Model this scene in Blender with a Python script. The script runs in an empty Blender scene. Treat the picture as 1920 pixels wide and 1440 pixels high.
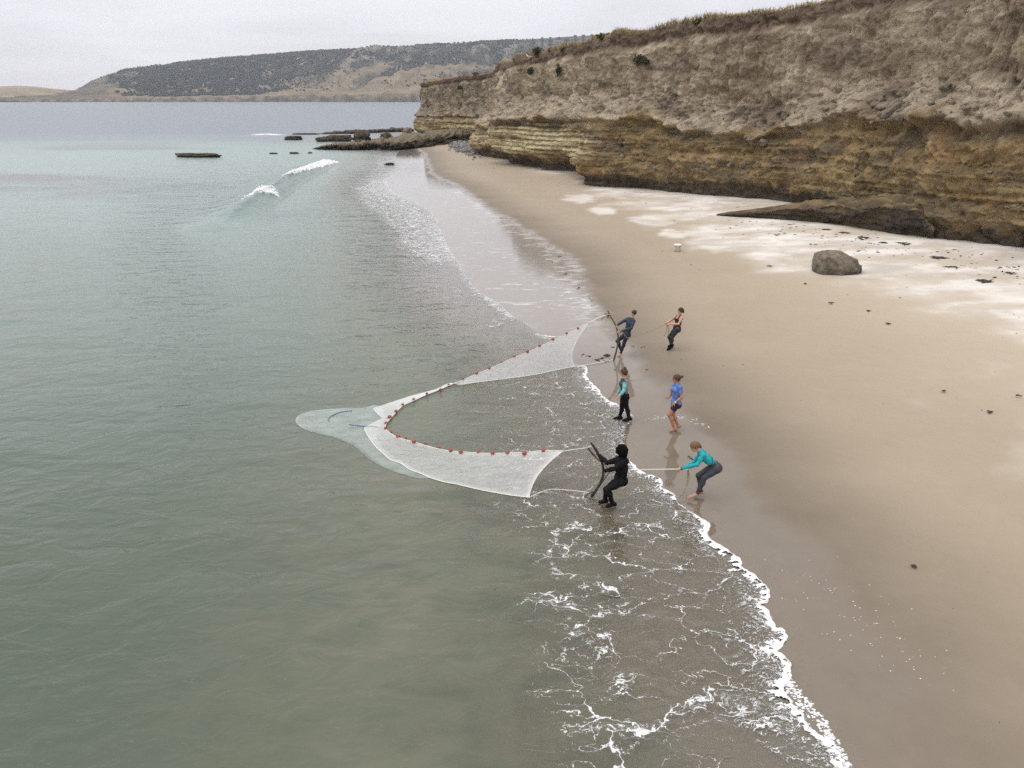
import bpy, bmesh, math, random
import numpy as np
from mathutils import Vector, Matrix

R = math.radians
S = bpy.context.scene
COL = S.collection
rng = np.random.default_rng(7)
random.seed(7)

# ------------------------------------------------------------------ camera
CAM_H = 8.8
FPX = 1450.0                                    # focal length in photo pixels (photo 1920 wide)
PITCH = math.atan(534.0 / FPX)
cam_d = bpy.data.cameras.new('camera')
cam = bpy.data.objects.new('camera', cam_d)
COL.objects.link(cam)
cam.location = (0, 0, CAM_H)
cam.rotation_euler = (math.pi / 2 - PITCH, 0, 0)
cam_d.sensor_fit = 'HORIZONTAL'
cam_d.sensor_width = 36.0
cam_d.lens = FPX / 1920 * 36
cam_d.clip_start = 0.1
cam_d.clip_end = 30000
S.camera = cam

# ------------------------------------------------------------------ light, sky, exposure
SUN_AZ_DIR = Vector((-0.42, -0.12, 1.0)).normalized()      # direction towards the sun
SUN_EL = math.asin(SUN_AZ_DIR.z)
SKY_STRENGTH = 0.1
world = bpy.data.worlds.new('World')
S.world = world
world.use_nodes = True
sun_d = bpy.data.lights.new('sun', 'SUN')
sun_d.energy = 1.0
sun_d.angle = R(45)
sun_d.color = (1.0, 0.965, 0.91)
sun = bpy.data.objects.new('sun', sun_d)
COL.objects.link(sun)
sun.rotation_euler = (-SUN_AZ_DIR).to_track_quat('-Z', 'Y').to_euler()
S.view_settings.view_transform = 'Standard'
S.view_settings.look = 'None'
S.view_settings.exposure = 0.0
S.view_settings.gamma = 1.0
S.view_settings.use_curve_mapping = False
S.cycles.max_bounces = 8
S.cycles.transparent_max_bounces = 16
S.cycles.volume_bounces = 0
S.cycles.use_denoising = False
S.cycles.use_adaptive_sampling = False


# ------------------------------------------------------------------ node helper
class NT:
    def __init__(self, tree):
        self.t = tree

    def n(self, kind, ins=None, **props):
        nd = self.t.nodes.new(kind)
        for k, v in props.items():
            setattr(nd, k, v)
        for k, v in (ins or {}).items():
            sock = nd.inputs[k]
            if isinstance(v, bpy.types.NodeSocket):
                self.t.links.new(v, sock)
            elif isinstance(v, bpy.types.Node):
                self.t.links.new(v.outputs[0], sock)
            else:
                if sock.type == 'RGBA' and len(v) == 3:
                    v = (*v, 1)
                sock.default_value = v
        return nd

    def math(self, op, a, b=0.0, c=None, clamp=False):
        ins = {0: a, 1: b}
        if c is not None:
            ins[2] = c
        return self.n('ShaderNodeMath', ins, operation=op, use_clamp=clamp).outputs[0]

    def smooth(self, x, lo, hi, a=0.0, b=1.0):
        return self.n('ShaderNodeMapRange', {0: x, 1: lo, 2: hi, 3: a, 4: b}, interpolation_type='SMOOTHSTEP').outputs[0]

    def mix(self, f, a, b, blend='MIX'):
        nd = self.n('ShaderNodeMix', None, data_type='RGBA', blend_type=blend)
        for sock, v in ((nd.inputs[0], f), (nd.inputs[6], a), (nd.inputs[7], b)):
            if isinstance(v, bpy.types.NodeSocket):
                self.t.links.new(v, sock)
            elif isinstance(v, (int, float)):
                sock.default_value = v
            else:
                sock.default_value = (*v[:3], 1)
        return nd.outputs[2]

    def attr(self, name, col=False):
        nd = self.n('ShaderNodeAttribute', attribute_name=name)
        return nd.outputs[0 if col else 2]

    def noise(self, vec, scale, detail=3.0, rough=0.55, dist=0.0, out=0):
        return self.n('ShaderNodeTexNoise', {'Vector': vec, 'Scale': scale, 'Detail': detail, 'Roughness': rough, 'Distortion': dist}).outputs[out]

    def mapping(self, vec, scale=(1, 1, 1), rot=(0, 0, 0), loc=(0, 0, 0)):
        return self.n('ShaderNodeMapping', {'Vector': vec, 'Scale': scale, 'Rotation': rot, 'Location': loc}).outputs[0]


def new_mat(name):
    m = bpy.data.materials.new(name)
    m.use_nodes = True
    m.node_tree.nodes.clear()
    nt = NT(m.node_tree)
    out = nt.n('ShaderNodeOutputMaterial')
    return m, nt, out


def simple_mat(name, col, rough=0.6, noise_amt=0.25, scale=8.0, spec=0.4, bump=0.0, sheen=0.0):
    m, nt, out = new_mat(name)
    tc = nt.n('ShaderNodeTexCoord').outputs['Object']
    nz = nt.noise(tc, scale, 4)
    c2 = tuple(c * (1 - noise_amt) for c in col)
    c3 = tuple(min(1, c * (1 + noise_amt)) for c in col)
    c = nt.mix(nz, c2, c3)
    p = nt.n('ShaderNodeBsdfPrincipled', {'Base Color': c, 'Roughness': rough, 'Specular IOR Level': spec, 'Sheen Weight': sheen})
    if bump:
        b = nt.n('ShaderNodeBump', {'Height': nt.noise(tc, scale * 4, 4), 'Strength': bump, 'Distance': 0.02})
        nt.t.links.new(b.outputs[0], p.inputs['Normal'])
    nt.t.links.new(p.outputs[0], out.inputs[0])
    return m


# ------------------------------------------------------------------ overcast sky (Nishita seen through a thick cloud sheet)
wt = NT(world.node_tree)
world.node_tree.nodes.clear()
sky = wt.n('ShaderNodeTexSky', sky_type='NISHITA', sun_disc=False, sun_elevation=SUN_EL,
           sun_rotation=math.atan2(SUN_AZ_DIR.x, SUN_AZ_DIR.y), altitude=10, air_density=1.0, dust_density=2.0)
gen = wt.n('ShaderNodeTexCoord').outputs['Generated']
cm = wt.mapping(gen, scale=(1.0, 1.0, 4.5))
cn = wt.noise(cm, 1.7, 5, 0.55, 0.4)
cn2 = wt.noise(wt.mapping(gen, scale=(1, 1, 9), loc=(3, 1, 2)), 4.0, 4, 0.55, 0.3)
sunv = wt.n('ShaderNodeCombineXYZ', {0: SUN_AZ_DIR.x, 1: SUN_AZ_DIR.y, 2: SUN_AZ_DIR.z}).outputs[0]
dotn = wt.n('ShaderNodeVectorMath', {0: gen, 1: sunv}, operation='DOT_PRODUCT').outputs['Value']
glow = wt.smooth(dotn, -0.75, 0.9)
cn_s = wt.math('ADD', wt.math('MULTIPLY', cn, 0.65), wt.math('MULTIPLY', cn2, 0.35))
cn_s = wt.smooth(cn_s, 0.36, 0.64)
c_thin = wt.mix(glow, (0.98, 0.97, 1.01), (1.18, 1.18, 1.21))
c_thick = wt.mix(glow, (0.70, 0.65, 0.70), (1.06, 1.04, 1.07))
cloud = wt.mix(cn_s, c_thick, c_thin)
sinel = wt.n('ShaderNodeSeparateXYZ', {0: gen}).outputs[2]
zen = wt.smooth(sinel, 0.12, 0.95, 1.0, 1.45)
cloud = wt.n('ShaderNodeVectorMath', {0: cloud, 3: zen}, operation='SCALE').outputs[0]
cloud10 = wt.n('ShaderNodeVectorMath', {0: cloud, 3: 1.0 / SKY_STRENGTH}, operation='SCALE').outputs[0]
skymix = wt.mix(0.93, sky.outputs[0], cloud10)
bg = wt.n('ShaderNodeBackground', {'Color': skymix, 'Strength': SKY_STRENGTH})
wo = wt.n('ShaderNodeOutputWorld')
world.node_tree.links.new(bg.outputs[0], wo.inputs[0])


# ------------------------------------------------------------------ projective helpers (photo pixels -> places in the world)
CP, SP = math.cos(PITCH), math.sin(PITCH)


def ray(px, py):
    a, b = (px - 960) / FPX, (720 - py) / FPX
    return np.array([a, CP + SP * b, -SP + CP * b])


def at_z(px, py, z=0.0):
    d = ray(px, py)
    t = (z - CAM_H) / d[2]
    return np.array([0, 0, CAM_H]) + d * t


def at_y(px, py, y):
    d = ray(px, py)
    return np.array([0, 0, CAM_H]) + d * (y / d[1])


def project(P):
    P = np.asarray(P, float)
    x, y, z = P[..., 0], P[..., 1], P[..., 2] - CAM_H
    f = y * CP - z * SP
    u = y * SP + z * CP
    return 960 + FPX * x / f, 720 - FPX * u / f, f


# ------------------------------------------------------------------ numpy gradient noise
_perm = np.random.default_rng(3).permutation(256)
_perm = np.concatenate([_perm, _perm]).astype(np.int32)
_g = np.random.default_rng(4).normal(size=(256, 3))
_g /= np.linalg.norm(_g, axis=1)[:, None]
_g = _g.astype(np.float32)


def pn(x, y, z=0.0):
    x, y, z = np.broadcast_arrays(np.asarray(x, np.float32), np.asarray(y, np.float32), np.asarray(z, np.float32))
    xi, yi, zi = np.floor(x).astype(np.int32), np.floor(y).astype(np.int32), np.floor(z).astype(np.int32)
    xf, yf, zf = x - xi, y - yi, z - zi
    xi, yi, zi = xi & 255, yi & 255, zi & 255
    u, v, w = (t * t * t * (t * (t * 6 - 15) + 10) for t in (xf, yf, zf))
    def gr(i, j, k):
        g = _g[_perm[_perm[_perm[(xi + i) & 255] + ((yi + j) & 255)] + ((zi + k) & 255)]]
        return g[..., 0] * (xf - i) + g[..., 1] * (yf - j) + g[..., 2] * (zf - k)
    def L(a, b, t):
        return a + (b - a) * t
    return 1.6 * L(L(L(gr(0, 0, 0), gr(1, 0, 0), u), L(gr(0, 1, 0), gr(1, 1, 0), u), v),
                   L(L(gr(0, 0, 1), gr(1, 0, 1), u), L(gr(0, 1, 1), gr(1, 1, 1), u), v), w)


def fbm(x, y, z=0.0, oct=4, gain=0.5):
    s, a = 0.0, 1.0
    for i in range(oct):
        f = 2.03 ** i
        s = s + a * pn(np.asarray(x) * f + 17.3 * i, np.asarray(y) * f + 5.1 * i, np.asarray(z) * f + 9.7 * i)
        a *= gain
    return s


def sstep(x, a, b):
    t = np.clip((x - a) / (b - a), 0, 1)
    return t * t * (3 - 2 * t)


def lerpc(a, b, t):
    a, b = np.asarray(a, float), np.asarray(b, float)
    return a + (b - a) * np.asarray(t)[..., None]


# ------------------------------------------------------------------ mesh helpers
def link(o, parent=None):
    COL.objects.link(o)
    if parent is not None:
        o.parent = parent
    return o


def tag(o, label=None, cat=None, group=None, kind=None):
    if label: o['label'] = label
    if cat: o['category'] = cat
    if group: o['group'] = group
    if kind: o['kind'] = kind
    return o


def empty(name, loc, label=None, cat=None, group=None):
    o = bpy.data.objects.new(name, None)
    o.location = loc
    o.empty_display_size = 0.2
    COL.objects.link(o)
    return tag(o, label, cat, group)


def raw_mesh(name, verts, faces, mat=None, attrs=None, cols=None, smooth=True):
    """verts (n,3); faces: (m,k) int array or list of such arrays (tri / quad blocks)"""
    me = bpy.data.meshes.new(name)
    verts = np.asarray(verts, np.float32)
    blocks = faces if isinstance(faces, list) else [faces]
    blocks = [np.asarray(b, np.int32) for b in blocks if len(b)]
    me.vertices.add(len(verts))
    me.vertices.foreach_set('co', verts.ravel())
    nl = sum(b.size for b in blocks)
    nf = sum(len(b) for b in blocks)
    me.loops.add(nl)
    me.loops.foreach_set('vertex_index', np.concatenate([b.ravel() for b in blocks]))
    me.polygons.add(nf)
    tot = np.concatenate([np.full(len(b), b.shape[1], np.int32) for b in blocks])
    start = np.concatenate([[0], np.cumsum(tot)[:-1]]).astype(np.int32)
    me.polygons.foreach_set('loop_start', start)
    me.polygons.foreach_set('loop_total', tot)
    me.update(calc_edges=True)
    me.validate()
    if smooth:
        me.polygons.foreach_set('use_smooth', np.ones(len(me.polygons), bool))
    for k, v in (attrs or {}).items():
        a = me.attributes.new(k, 'FLOAT', 'POINT')
        a.data.foreach_set('value', np.asarray(v, np.float32).ravel())
    for k, v in (cols or {}).items():
        a = me.attributes.new(k, 'FLOAT_COLOR', 'POINT')
        v = np.asarray(v, np.float32).reshape(-1, 3)
        a.data.foreach_set('color', np.hstack([v, np.ones((len(v), 1), np.float32)]).ravel())
    if mat:
        me.materials.append(mat)
    return me


def raw_obj(name, verts, faces, mat=None, parent=None, **kw):
    return link(bpy.data.objects.new(name, raw_mesh(name, verts, faces, mat, **kw)), parent)


def grid_faces(n, m, wrap=False):
    i, j = np.meshgrid(np.arange(n - 1), np.arange(m if wrap else m - 1), indexing='ij')
    j2 = (j + 1) % m
    return np.stack([i * m + j, (i + 1) * m + j, (i + 1) * m + j2, i * m + j2], -1).reshape(-1, 4)


def tube_arrays(pts, rad, sides=6, cap=True):
    P = np.asarray(pts, float)
    n = len(P)
    r = np.broadcast_to(np.asarray(rad, float), (n,))
    T = np.gradient(P, axis=0)
    T /= np.linalg.norm(T, axis=1)[:, None] + 1e-9
    up = np.array([0, 0, 1.0]) if abs(T[0, 2]) < 0.9 else np.array([1.0, 0, 0])
    V = []
    N = np.cross(T[0], up); N /= np.linalg.norm(N)
    for i in range(n):
        N = N - T[i] * N.dot(T[i]); N /= np.linalg.norm(N) + 1e-9
        B = np.cross(T[i], N)
        a = np.arange(sides) * 2 * math.pi / sides
        V.append(P[i] + r[i] * (np.cos(a)[:, None] * N + np.sin(a)[:, None] * B))
    V = np.concatenate(V)
    F = grid_faces(n, sides, True)
    tris = []
    if cap:
        V = np.concatenate([V, P[:1], P[-1:]])
        c0, c1 = n * sides, n * sides + 1
        for k in range(sides):
            tris.append((c0, (k + 1) % sides, k))
            tris.append((c1, (n - 1) * sides + k, (n - 1) * sides + (k + 1) % sides))
    F = F[:, ::-1]
    return V, F, np.array(tris, np.int32).reshape(-1, 3)[:, ::-1]


def smooth_path(pts, n, closed=False):
    """Catmull-Rom through points, n samples evenly by parameter"""
    P = np.asarray(pts, float)
    m = len(P)
    t = np.linspace(0, m - 1, n)
    i = np.minimum(t.astype(int), m - 2)
    f = (t - i)[:, None]
    p0, p1, p2, p3 = P[np.maximum(i - 1, 0)], P[i], P[i + 1], P[np.minimum(i + 2, m - 1)]
    return 0.5 * (2 * p1 + (p2 - p0) * f + (2 * p0 - 5 * p1 + 4 * p2 - p3) * f ** 2 + (3 * p1 - p0 - 3 * p2 + p3) * f ** 3)


def tube(name, pts, rad, mat, parent=None, sides=6, n=None):
    if n:
        rr = np.asarray(rad, float)
        if rr.ndim:
            rad = np.interp(np.linspace(0, len(rr) - 1, n), np.arange(len(rr)), rr)
        pts = smooth_path(pts, n)
    V, F, T = tube_arrays(pts, rad, sides)
    return raw_obj(name, V, [F, T], mat, parent)


def icosphere(sub):
    bm = bmesh.new()
    bmesh.ops.create_icosphere(bm, subdivisions=sub, radius=1.0)
    V = np.array([v.co[:] for v in bm.verts])
    F = np.array([[v.index for v in f.verts] for f in bm.faces], np.int32)
    bm.free()
    return V, F


ICO = {k: icosphere(k) for k in (1, 2, 3, 4, 5)}


# ------------------------------------------------------------------ shoreline curves
E_PX = [(2150, 2300), (1800, 1750), (1640, 1520), (1579, 1440), (1575, 1425), (1567, 1406), (1545, 1387), (1515, 1365), (1500, 1342),
        (1481, 1324), (1462, 1297), (1470, 1282), (1479, 1264), (1472, 1237), (1449, 1219), (1466, 1200), (1468, 1185),
        (1451, 1177), (1440, 1151), (1421, 1134), (1436, 1125), (1436, 1106), (1414, 1084), (1387, 1065), (1380, 1050),
        (1357, 1031), (1329, 1014), (1322, 999), (1324, 984), (1309, 971), (1286, 956), (1269, 941), (1260, 928), (1237, 915),
        (1239, 910), (1235, 898), (1210, 890), (1192, 879), (1178, 865), (1168, 848), (1165, 830), (1175, 802), (1187, 782),
        (1160, 762), (1142, 754), (1129, 744), (1117, 729), (1107, 719), (1097, 704), (1099, 689), (1082, 686),
        (1060, 660), (1040, 640), (1010, 628), (985, 608), (955, 590), (935, 570), (900, 550), (880, 530), (866, 505),
        (852, 485), (840, 465), (832, 449), (822, 418), (801, 392), (770, 376), (736, 361), (723, 337), (735, 325), (748, 316),
        (749, 308), (740, 300), (745, 286), (765, 268), (768, 250)]
E = np.array([at_z(*p)[:2] for p in E_PX])
E = np.concatenate([E, [(10, 275), (60, 330), (400, 500), (2500, 1500), (6000, 3000)]])
F_PX = [(2600, 2300), (2050, 1750), (1760, 1440), (1700, 1270), (1600, 1130), (1510, 1030), (1430, 960), (1375, 905), (1345, 850), (1320, 812),
        (1285, 780), (1240, 730), (1195, 690), (1150, 640), (1112, 590), (1092, 555), (1085, 530), (1070, 500), (1045, 475), (1000, 450),
        (955, 418), (915, 395), (882, 371), (851, 348), (825, 338), (806, 325), (800, 305), (795, 290), (775, 275), (772, 255)]
Fw = np.array([at_z(*p)[:2] for p in F_PX])
Fw = np.concatenate([Fw, [(12, 272), (60, 326), (400, 495), (2500, 1490), (6000, 2990)]])
D_PX = [(2900, 1300), (2300, 980), (2000, 800), (1920, 742), (1850, 690), (1760, 635), (1660, 592), (1560, 545), (1450, 500), (1290, 452), (1150, 392), (1050, 350), (950, 306), (900, 285)]
Dd = np.array([at_z(*p)[:2] for p in D_PX])
Dd = np.concatenate([Dd, [(0, 180), (15, 270), (60, 322), (400, 490), (2500, 1480)]])


def sdist(x, y, L, chunk=60000):
    """signed distance to polyline L (positive on the land side: right of the direction of travel), arc length, both at nearest point"""
    shp = np.shape(x)
    X, Y = np.ravel(x).astype(np.float64), np.ravel(y).astype(np.float64)
    a, b = L[:-1], L[1:]
    d = b - a
    ll = (d ** 2).sum(1)
    # end-vertex smoothed side: use the angle-bisector normals at vertices
    cum = np.concatenate([[0], np.cumsum(np.sqrt(ll))])
    nrm = np.stack([d[:, 1], -d[:, 0]], 1) / np.sqrt(ll)[:, None]
    vn = np.concatenate([nrm[:1], nrm[:-1] + nrm[1:], nrm[-1:]])
    out, arc = np.empty(X.size), np.empty(X.size)
    for c in range(0, X.size, chunk):
        px, py = X[c:c + chunk, None], Y[c:c + chunk, None]
        t = np.clip(((px - a[:, 0]) * d[:, 0] + (py - a[:, 1]) * d[:, 1]) / ll, 0, 1)
        qx, qy = px - (a[:, 0] + t * d[:, 0]), py - (a[:, 1] + t * d[:, 1])
        dd = qx * qx + qy * qy
        k = dd.argmin(1)
        r = np.arange(len(k))
        tk = t[r, k]
        n = np.where((tk <= 0)[:, None], vn[k], np.where((tk >= 1)[:, None], vn[k + 1], nrm[k]))
        out[c:c + chunk] = np.sqrt(dd[r, k]) * np.sign(qx[r, k] * n[:, 0] + qy[r, k] * n[:, 1])
        arc[c:c + chunk] = cum[k] + tk * np.sqrt(ll[k])
    return out.reshape(shp), arc.reshape(shp)


def ground_from_s(s):
    up = 0.034 * np.maximum(0, s - 0.6)
    up = 1.6 * np.tanh(up / 1.6)
    dn = -0.07 * np.maximum(0, -s - 0.2)
    dn = 7 * np.tanh(dn / 7)
    return up + dn


def ground_z(x, y):
    s, _ = sdist(np.array([x]), np.array([y]), E)
    return float(ground_from_s(s)[0])


def on_ground(px, py):
    z = 0.0
    for _ in range(12):
        p = at_z(px, py, z)
        z = 0.5 * z + 0.5 * max(ground_z(p[0], p[1]), 0.0)
    p = at_z(px, py, z)
    return p

# ------------------------------------------------------------------ SETTING: sand and sea share one set of grid points
def polar_points():
    a_in = np.linspace(-40, 40, 400)
    a_l = -40 - np.cumsum(np.linspace(0.3, 4.2, 20))
    ang = np.radians(np.concatenate([a_l[::-1], a_in, -a_l]))
    r = 2.5 * 1.0125 ** np.arange(0, 415)
    r = np.concatenate([r, r[-1] * 1.06 ** np.arange(1, 50)])
    A, Rr = np.meshgrid(ang, r, indexing='ij')
    return Rr * np.sin(A), Rr * np.cos(A)


GX, GY = polar_points()
sE, arcE = sdist(GX, GY, E)
sF, _ = sdist(GX, GY, Fw)
sD, _ = sdist(GX, GY, Dd)
GR = np.hypot(GX, GY)

# ---- sand
gz = ground_from_s(sE)
amp = sstep(sF, 0.5, 6)
gz = gz + amp * (0.05 * pn(GX * 0.25, GY * 0.25) + 0.02 * pn(GX * 0.9, GY * 0.9, 3)) * sstep(300 - GR, 0, 100)
dry_noise = 5.0 * fbm(GX * 0.10, GY * 0.16, 2.2, 4) + 1.2 * fbm(GX * 0.6, GY * 0.7, 5.2, 3)
dryness = sstep(sD + dry_noise, -2.2, 2.6)
dryness *= 1 - 0.65 * sstep(fbm(GX * 0.22 + 9, GY * 0.4, 7.7, 4), 0.0, 0.35)
# isolated pale dried patches on the damp sand
for (px, py, rx, ry) in ((1222, 408, 1.5, 1.5), (1262, 432, 1.0, .8), (1130, 388, 1.1, 1.2), (1085, 366, 1.5, 1.6), (1330, 448, 1.6, 1.0), (1380, 455, 2.6, 1.0)):
    c = at_z(px, py, 0.7)
    q = np.hypot((GX - c[0]) / rx, (GY - c[1]) / (ry * 2.0)) + 0.35 * pn(GX * 1.1, GY * 1.1, 1.0)
    dryness = np.maximum(dryness, 0.8 * (1 - sstep(q, 0.7, 1.15)))
wet_n = 0.35 * fbm(GX * 0.8, GY * 0.8, 1.7, 3)
wetness = 1 - sstep(sF + wet_n, -0.35, 0.8)


def sand_material():
    m, nt, out = new_mat('sand')
    pos = nt.n('ShaderNodeNewGeometry').outputs['Position']
    wet, dry, sd = nt.attr('wet'), nt.attr('dry'), nt.attr('sand_d')
    fine = nt.noise(pos, 55.0, 3, 0.7)
    mid = nt.noise(pos, 2.3, 5, 0.6)
    big = nt.noise(nt.mapping(pos, scale=(0.22, 0.32, 1)), 1.0, 4, 0.55)
    damp = nt.mix(nt.smooth(sd, -0.5, 5.0), (0.158, 0.125, 0.090), (0.325, 0.264, 0.190))
    damp = nt.mix(nt.smooth(sd, 4.0, 17), damp, (0.480, 0.402, 0.305))
    damp = nt.mix(nt.math('MULTIPLY', nt.smooth(big, 0.35, 0.7), 0.14), damp, (0.47, 0.395, 0.300))
    dryc = nt.mix(nt.smooth(nt.noise(nt.mapping(pos, scale=(0.35, 0.6, 1)), 1.0, 6, 0.62), 0.32, 0.66), (0.49, 0.440, 0.380), (0.72, 0.675, 0.615))
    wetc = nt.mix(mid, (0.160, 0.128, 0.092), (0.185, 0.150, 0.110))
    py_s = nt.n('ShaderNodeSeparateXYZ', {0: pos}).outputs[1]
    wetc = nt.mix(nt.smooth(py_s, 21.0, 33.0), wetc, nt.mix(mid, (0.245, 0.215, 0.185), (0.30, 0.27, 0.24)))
    c = nt.mix(dry, damp, dryc)
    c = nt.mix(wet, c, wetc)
    # thin lines of spent foam left by each sheet of backwash on the upper beach
    far_wash = nt.math('MULTIPLY', wet, nt.smooth(py_s, 27.0, 36.0))
    lw = nt.noise(nt.mapping(pos, scale=(0.55, 1.5, 1), rot=(0, 0, R(-28))), 1.5, 5, 0.68, 1.1)
    fl_ = nt.noise(nt.mapping(pos, scale=(2.5, 6.0, 1), rot=(0, 0, R(-28))), 1.3, 4, 0.7, 0.5)
    rim_ = nt.smooth(sd, -1.8, -0.1, 0.0, 0.10)
    lines_ = nt.math('MAXIMUM', nt.smooth(nt.math('ADD', lw, rim_), 0.585, 0.66), nt.smooth(fl_, 0.64, 0.72))
    c = nt.mix(nt.math('MULTIPLY', nt.math('MULTIPLY', far_wash, lines_), 0.62), c, (0.66, 0.65, 0.63))
    # grains, and streaks of darker heavy mineral
    c = nt.mix(1.0, c, nt.mix(fine, (0.86, 0.86, 0.86), (1.12, 1.12, 1.12)), 'MULTIPLY')
    c = nt.mix(1.0, c, nt.mix(mid, (0.95, 0.95, 0.95), (1.05, 1.05, 1.05)), 'MULTIPLY')
    streak = nt.noise(nt.mapping(pos, scale=(0.8, 3.2, 1), rot=(0, 0, R(-35))), 1.2, 5, 0.6, 0.6)
    c = nt.mix(nt.math('MULTIPLY', nt.smooth(streak, 0.60, 0.75), 0.10), c, nt.mix(0.5, c, (0.10, 0.085, 0.07)))
    spk = nt.n('ShaderNodeTexVoronoi', {'Vector': pos, 'Scale': 2.6, 'Randomness': 1.0}, feature='F1')
    sel = nt.n('ShaderNodeSeparateColor', {0: spk.outputs['Color']}).outputs[0]
    spot = nt.math('MULTIPLY', nt.math('LESS_THAN', spk.outputs['Distance'], 0.05), nt.math('GREATER_THAN', sel, 0.86))
    spot = nt.math('MULTIPLY', spot, nt.math('SUBTRACT', 1.0, wet))
    c = nt.mix(nt.math('MULTIPLY', spot, 0.7), c, (0.07, 0.055, 0.04))
    rough = nt.n('ShaderNodeMix', {0: wet, 2: 0.58, 3: 0.06}).outputs[0]
    rough = nt.n('ShaderNodeMix', {0: dry, 2: rough, 3: 0.9}).outputs[0]
    rough = nt.math('ADD', rough, nt.math('MULTIPLY', nt.smooth(sd, 0.0, 5.0), 0.0))
    h = nt.math('ADD', nt.math('MULTIPLY', fine, 0.10), nt.math('MULTIPLY', mid, 0.9))
    bumpy = nt.n('ShaderNodeMix', {0: wet, 2: 0.60, 3: nt.smooth(py_s, 22.0, 36.0, 0.022, 0.075)}).outputs[0]
    b = nt.n('ShaderNodeBump', {'Height': h, 'Distance': 0.05, 'Strength': bumpy})
    spec = nt.n('ShaderNodeMix', {0: wet, 2: 0.35, 3: 0.75}).outputs[0]
    p = nt.n('ShaderNodeBsdfPrincipled', {'Base Color': c, 'Roughness': rough, 'Specular IOR Level': spec, 'IOR': 1.36, 'Normal': b.outputs[0]})
    nt.t.links.new(p.outputs[0], out.inputs[0])
    return m


na, nr = GX.shape
sand_o = raw_obj('sand', np.stack([GX, GY, gz], -1).reshape(-1, 3), grid_faces(na, nr), sand_material(),
                 attrs={'wet': wetness, 'dry': dryness, 'sand_d': sF})
tag(sand_o, kind='structure')

# ---- sea
WATER_Z = 0.012
sw = sstep(GR, 45, 110)
theta = 0.9
wz = WATER_Z + sw * (0.05 * pn(GX * 0.16, GY * 0.26, 1.0) + 0.035 * pn(GX * 0.45, GY * 0.6, 4.0)) * sstep(-sE, 4, 25)
wz = np.where(GR > 500, WATER_Z, wz)

foam = np.zeros_like(GX)
near_zone = 1 - sstep(GY, 15.5, 18.5)
wig = 0.5 * fbm(GX * 0.7, GY * 0.7, 6.1, 3)
prof = 0.86 * np.interp((-sE + wig * 0.8) * 1.22, [-0.1, 0.0, 0.5, 1.4, 2.4, 3.1, 3.7, 4.3, 5.0], [0, 0.9, 0.72, 0.55, 0.50, 0.62, 0.88, 0.5, 0])
prof *= 0.66 + 0.6 * fbm(GX * 0.55, GY * 0.8, 3.3, 3)
foam = np.maximum(foam, prof * near_zone)
mid_zone = sstep(GY, 15.5, 18.5) * (1 - sstep(GY, 24.5, 26))
prof2 = np.interp(-sE + wig * 0.5, [-0.1, 0.0, 0.3, 2.5, 4.2], [0, 0.7, 0.42, 0.40, 0]) * (0.85 + 0.5 * fbm(GX * 0.7, GY * 0.9, 8.3, 3))
foam = np.maximum(foam, prof2 * mid_zone)
# broken foam along the older swash line farther up the beach
for pts, wdt, amp_ in ((((715, 340), (708, 352), (728, 374), (757, 394), (786, 420), (802, 445), (815, 466), (828, 484)), 2.7, 0.97),
                       (((685, 352), (698, 380), (735, 405), (765, 432), (780, 462)), 1.8, 0.95),
                       (((900, 553), (925, 568), (948, 585), (958, 592)), 0.55, 0.95), (((918, 610), (945, 600), (962, 590)), 0.6, 0.6),
                       (((1010, 629), (1030, 633), (1052, 632)), 0.3, 1.0), (((748, 318), (740, 325), (725, 335)), 1.4, 0.8), (((862, 500), (880, 530), (898, 550)), 0.35, .55),
                       (((480, 253), (500, 251), (520, 253)), 3.5, 1.2), (((640, 289), (700, 291), (740, 298)), 1.2, .8), (((1082, 687), (1098, 692)), 0.25, 1.0)):
    L = np.array([at_z(*p)[:2] for p in pts])
    d, _ = sdist(GX, GY, L)
    foam = np.maximum(foam, amp_ * (1 - sstep(np.abs(d) + 0.3 * wdt * wig, wdt * 0.35, wdt)))
# strands of foam drifting off the wave in the lower part of the picture
for pts, wdt in ((((1200, 1372), (1290, 1330), (1340, 1312), (1400, 1318), (1440, 1345)), 0.34), (((1045, 1000), (1075, 988), (1130, 1002), (1230, 985)), 0.2),
                 (((995, 1125), (1065, 1120), (1085, 1165), (1080, 1190), (1140, 1225), (1165, 1285), (1188, 1290)), 0.20), (((1065, 1075), (1110, 1105), (1180, 1108)), 0.16),
                 (((1045, 1010), (1028, 1045), (1050, 1080)), 0.16), (((1080, 1160), (1180, 1148), (1235, 1156)), 0.16), (((1120, 1365), (1240, 1370), (1275, 1380)), 0.2)):
    L = np.array([at_z(*p)[:2] for p in pts])
    d, _ = sdist(GX, GY, L)
    foam = np.maximum(foam, 0.95 * (1 - sstep(np.abs(d) + 1.6 * wdt * wig, wdt * 0.1, wdt * 1.2)))

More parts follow.
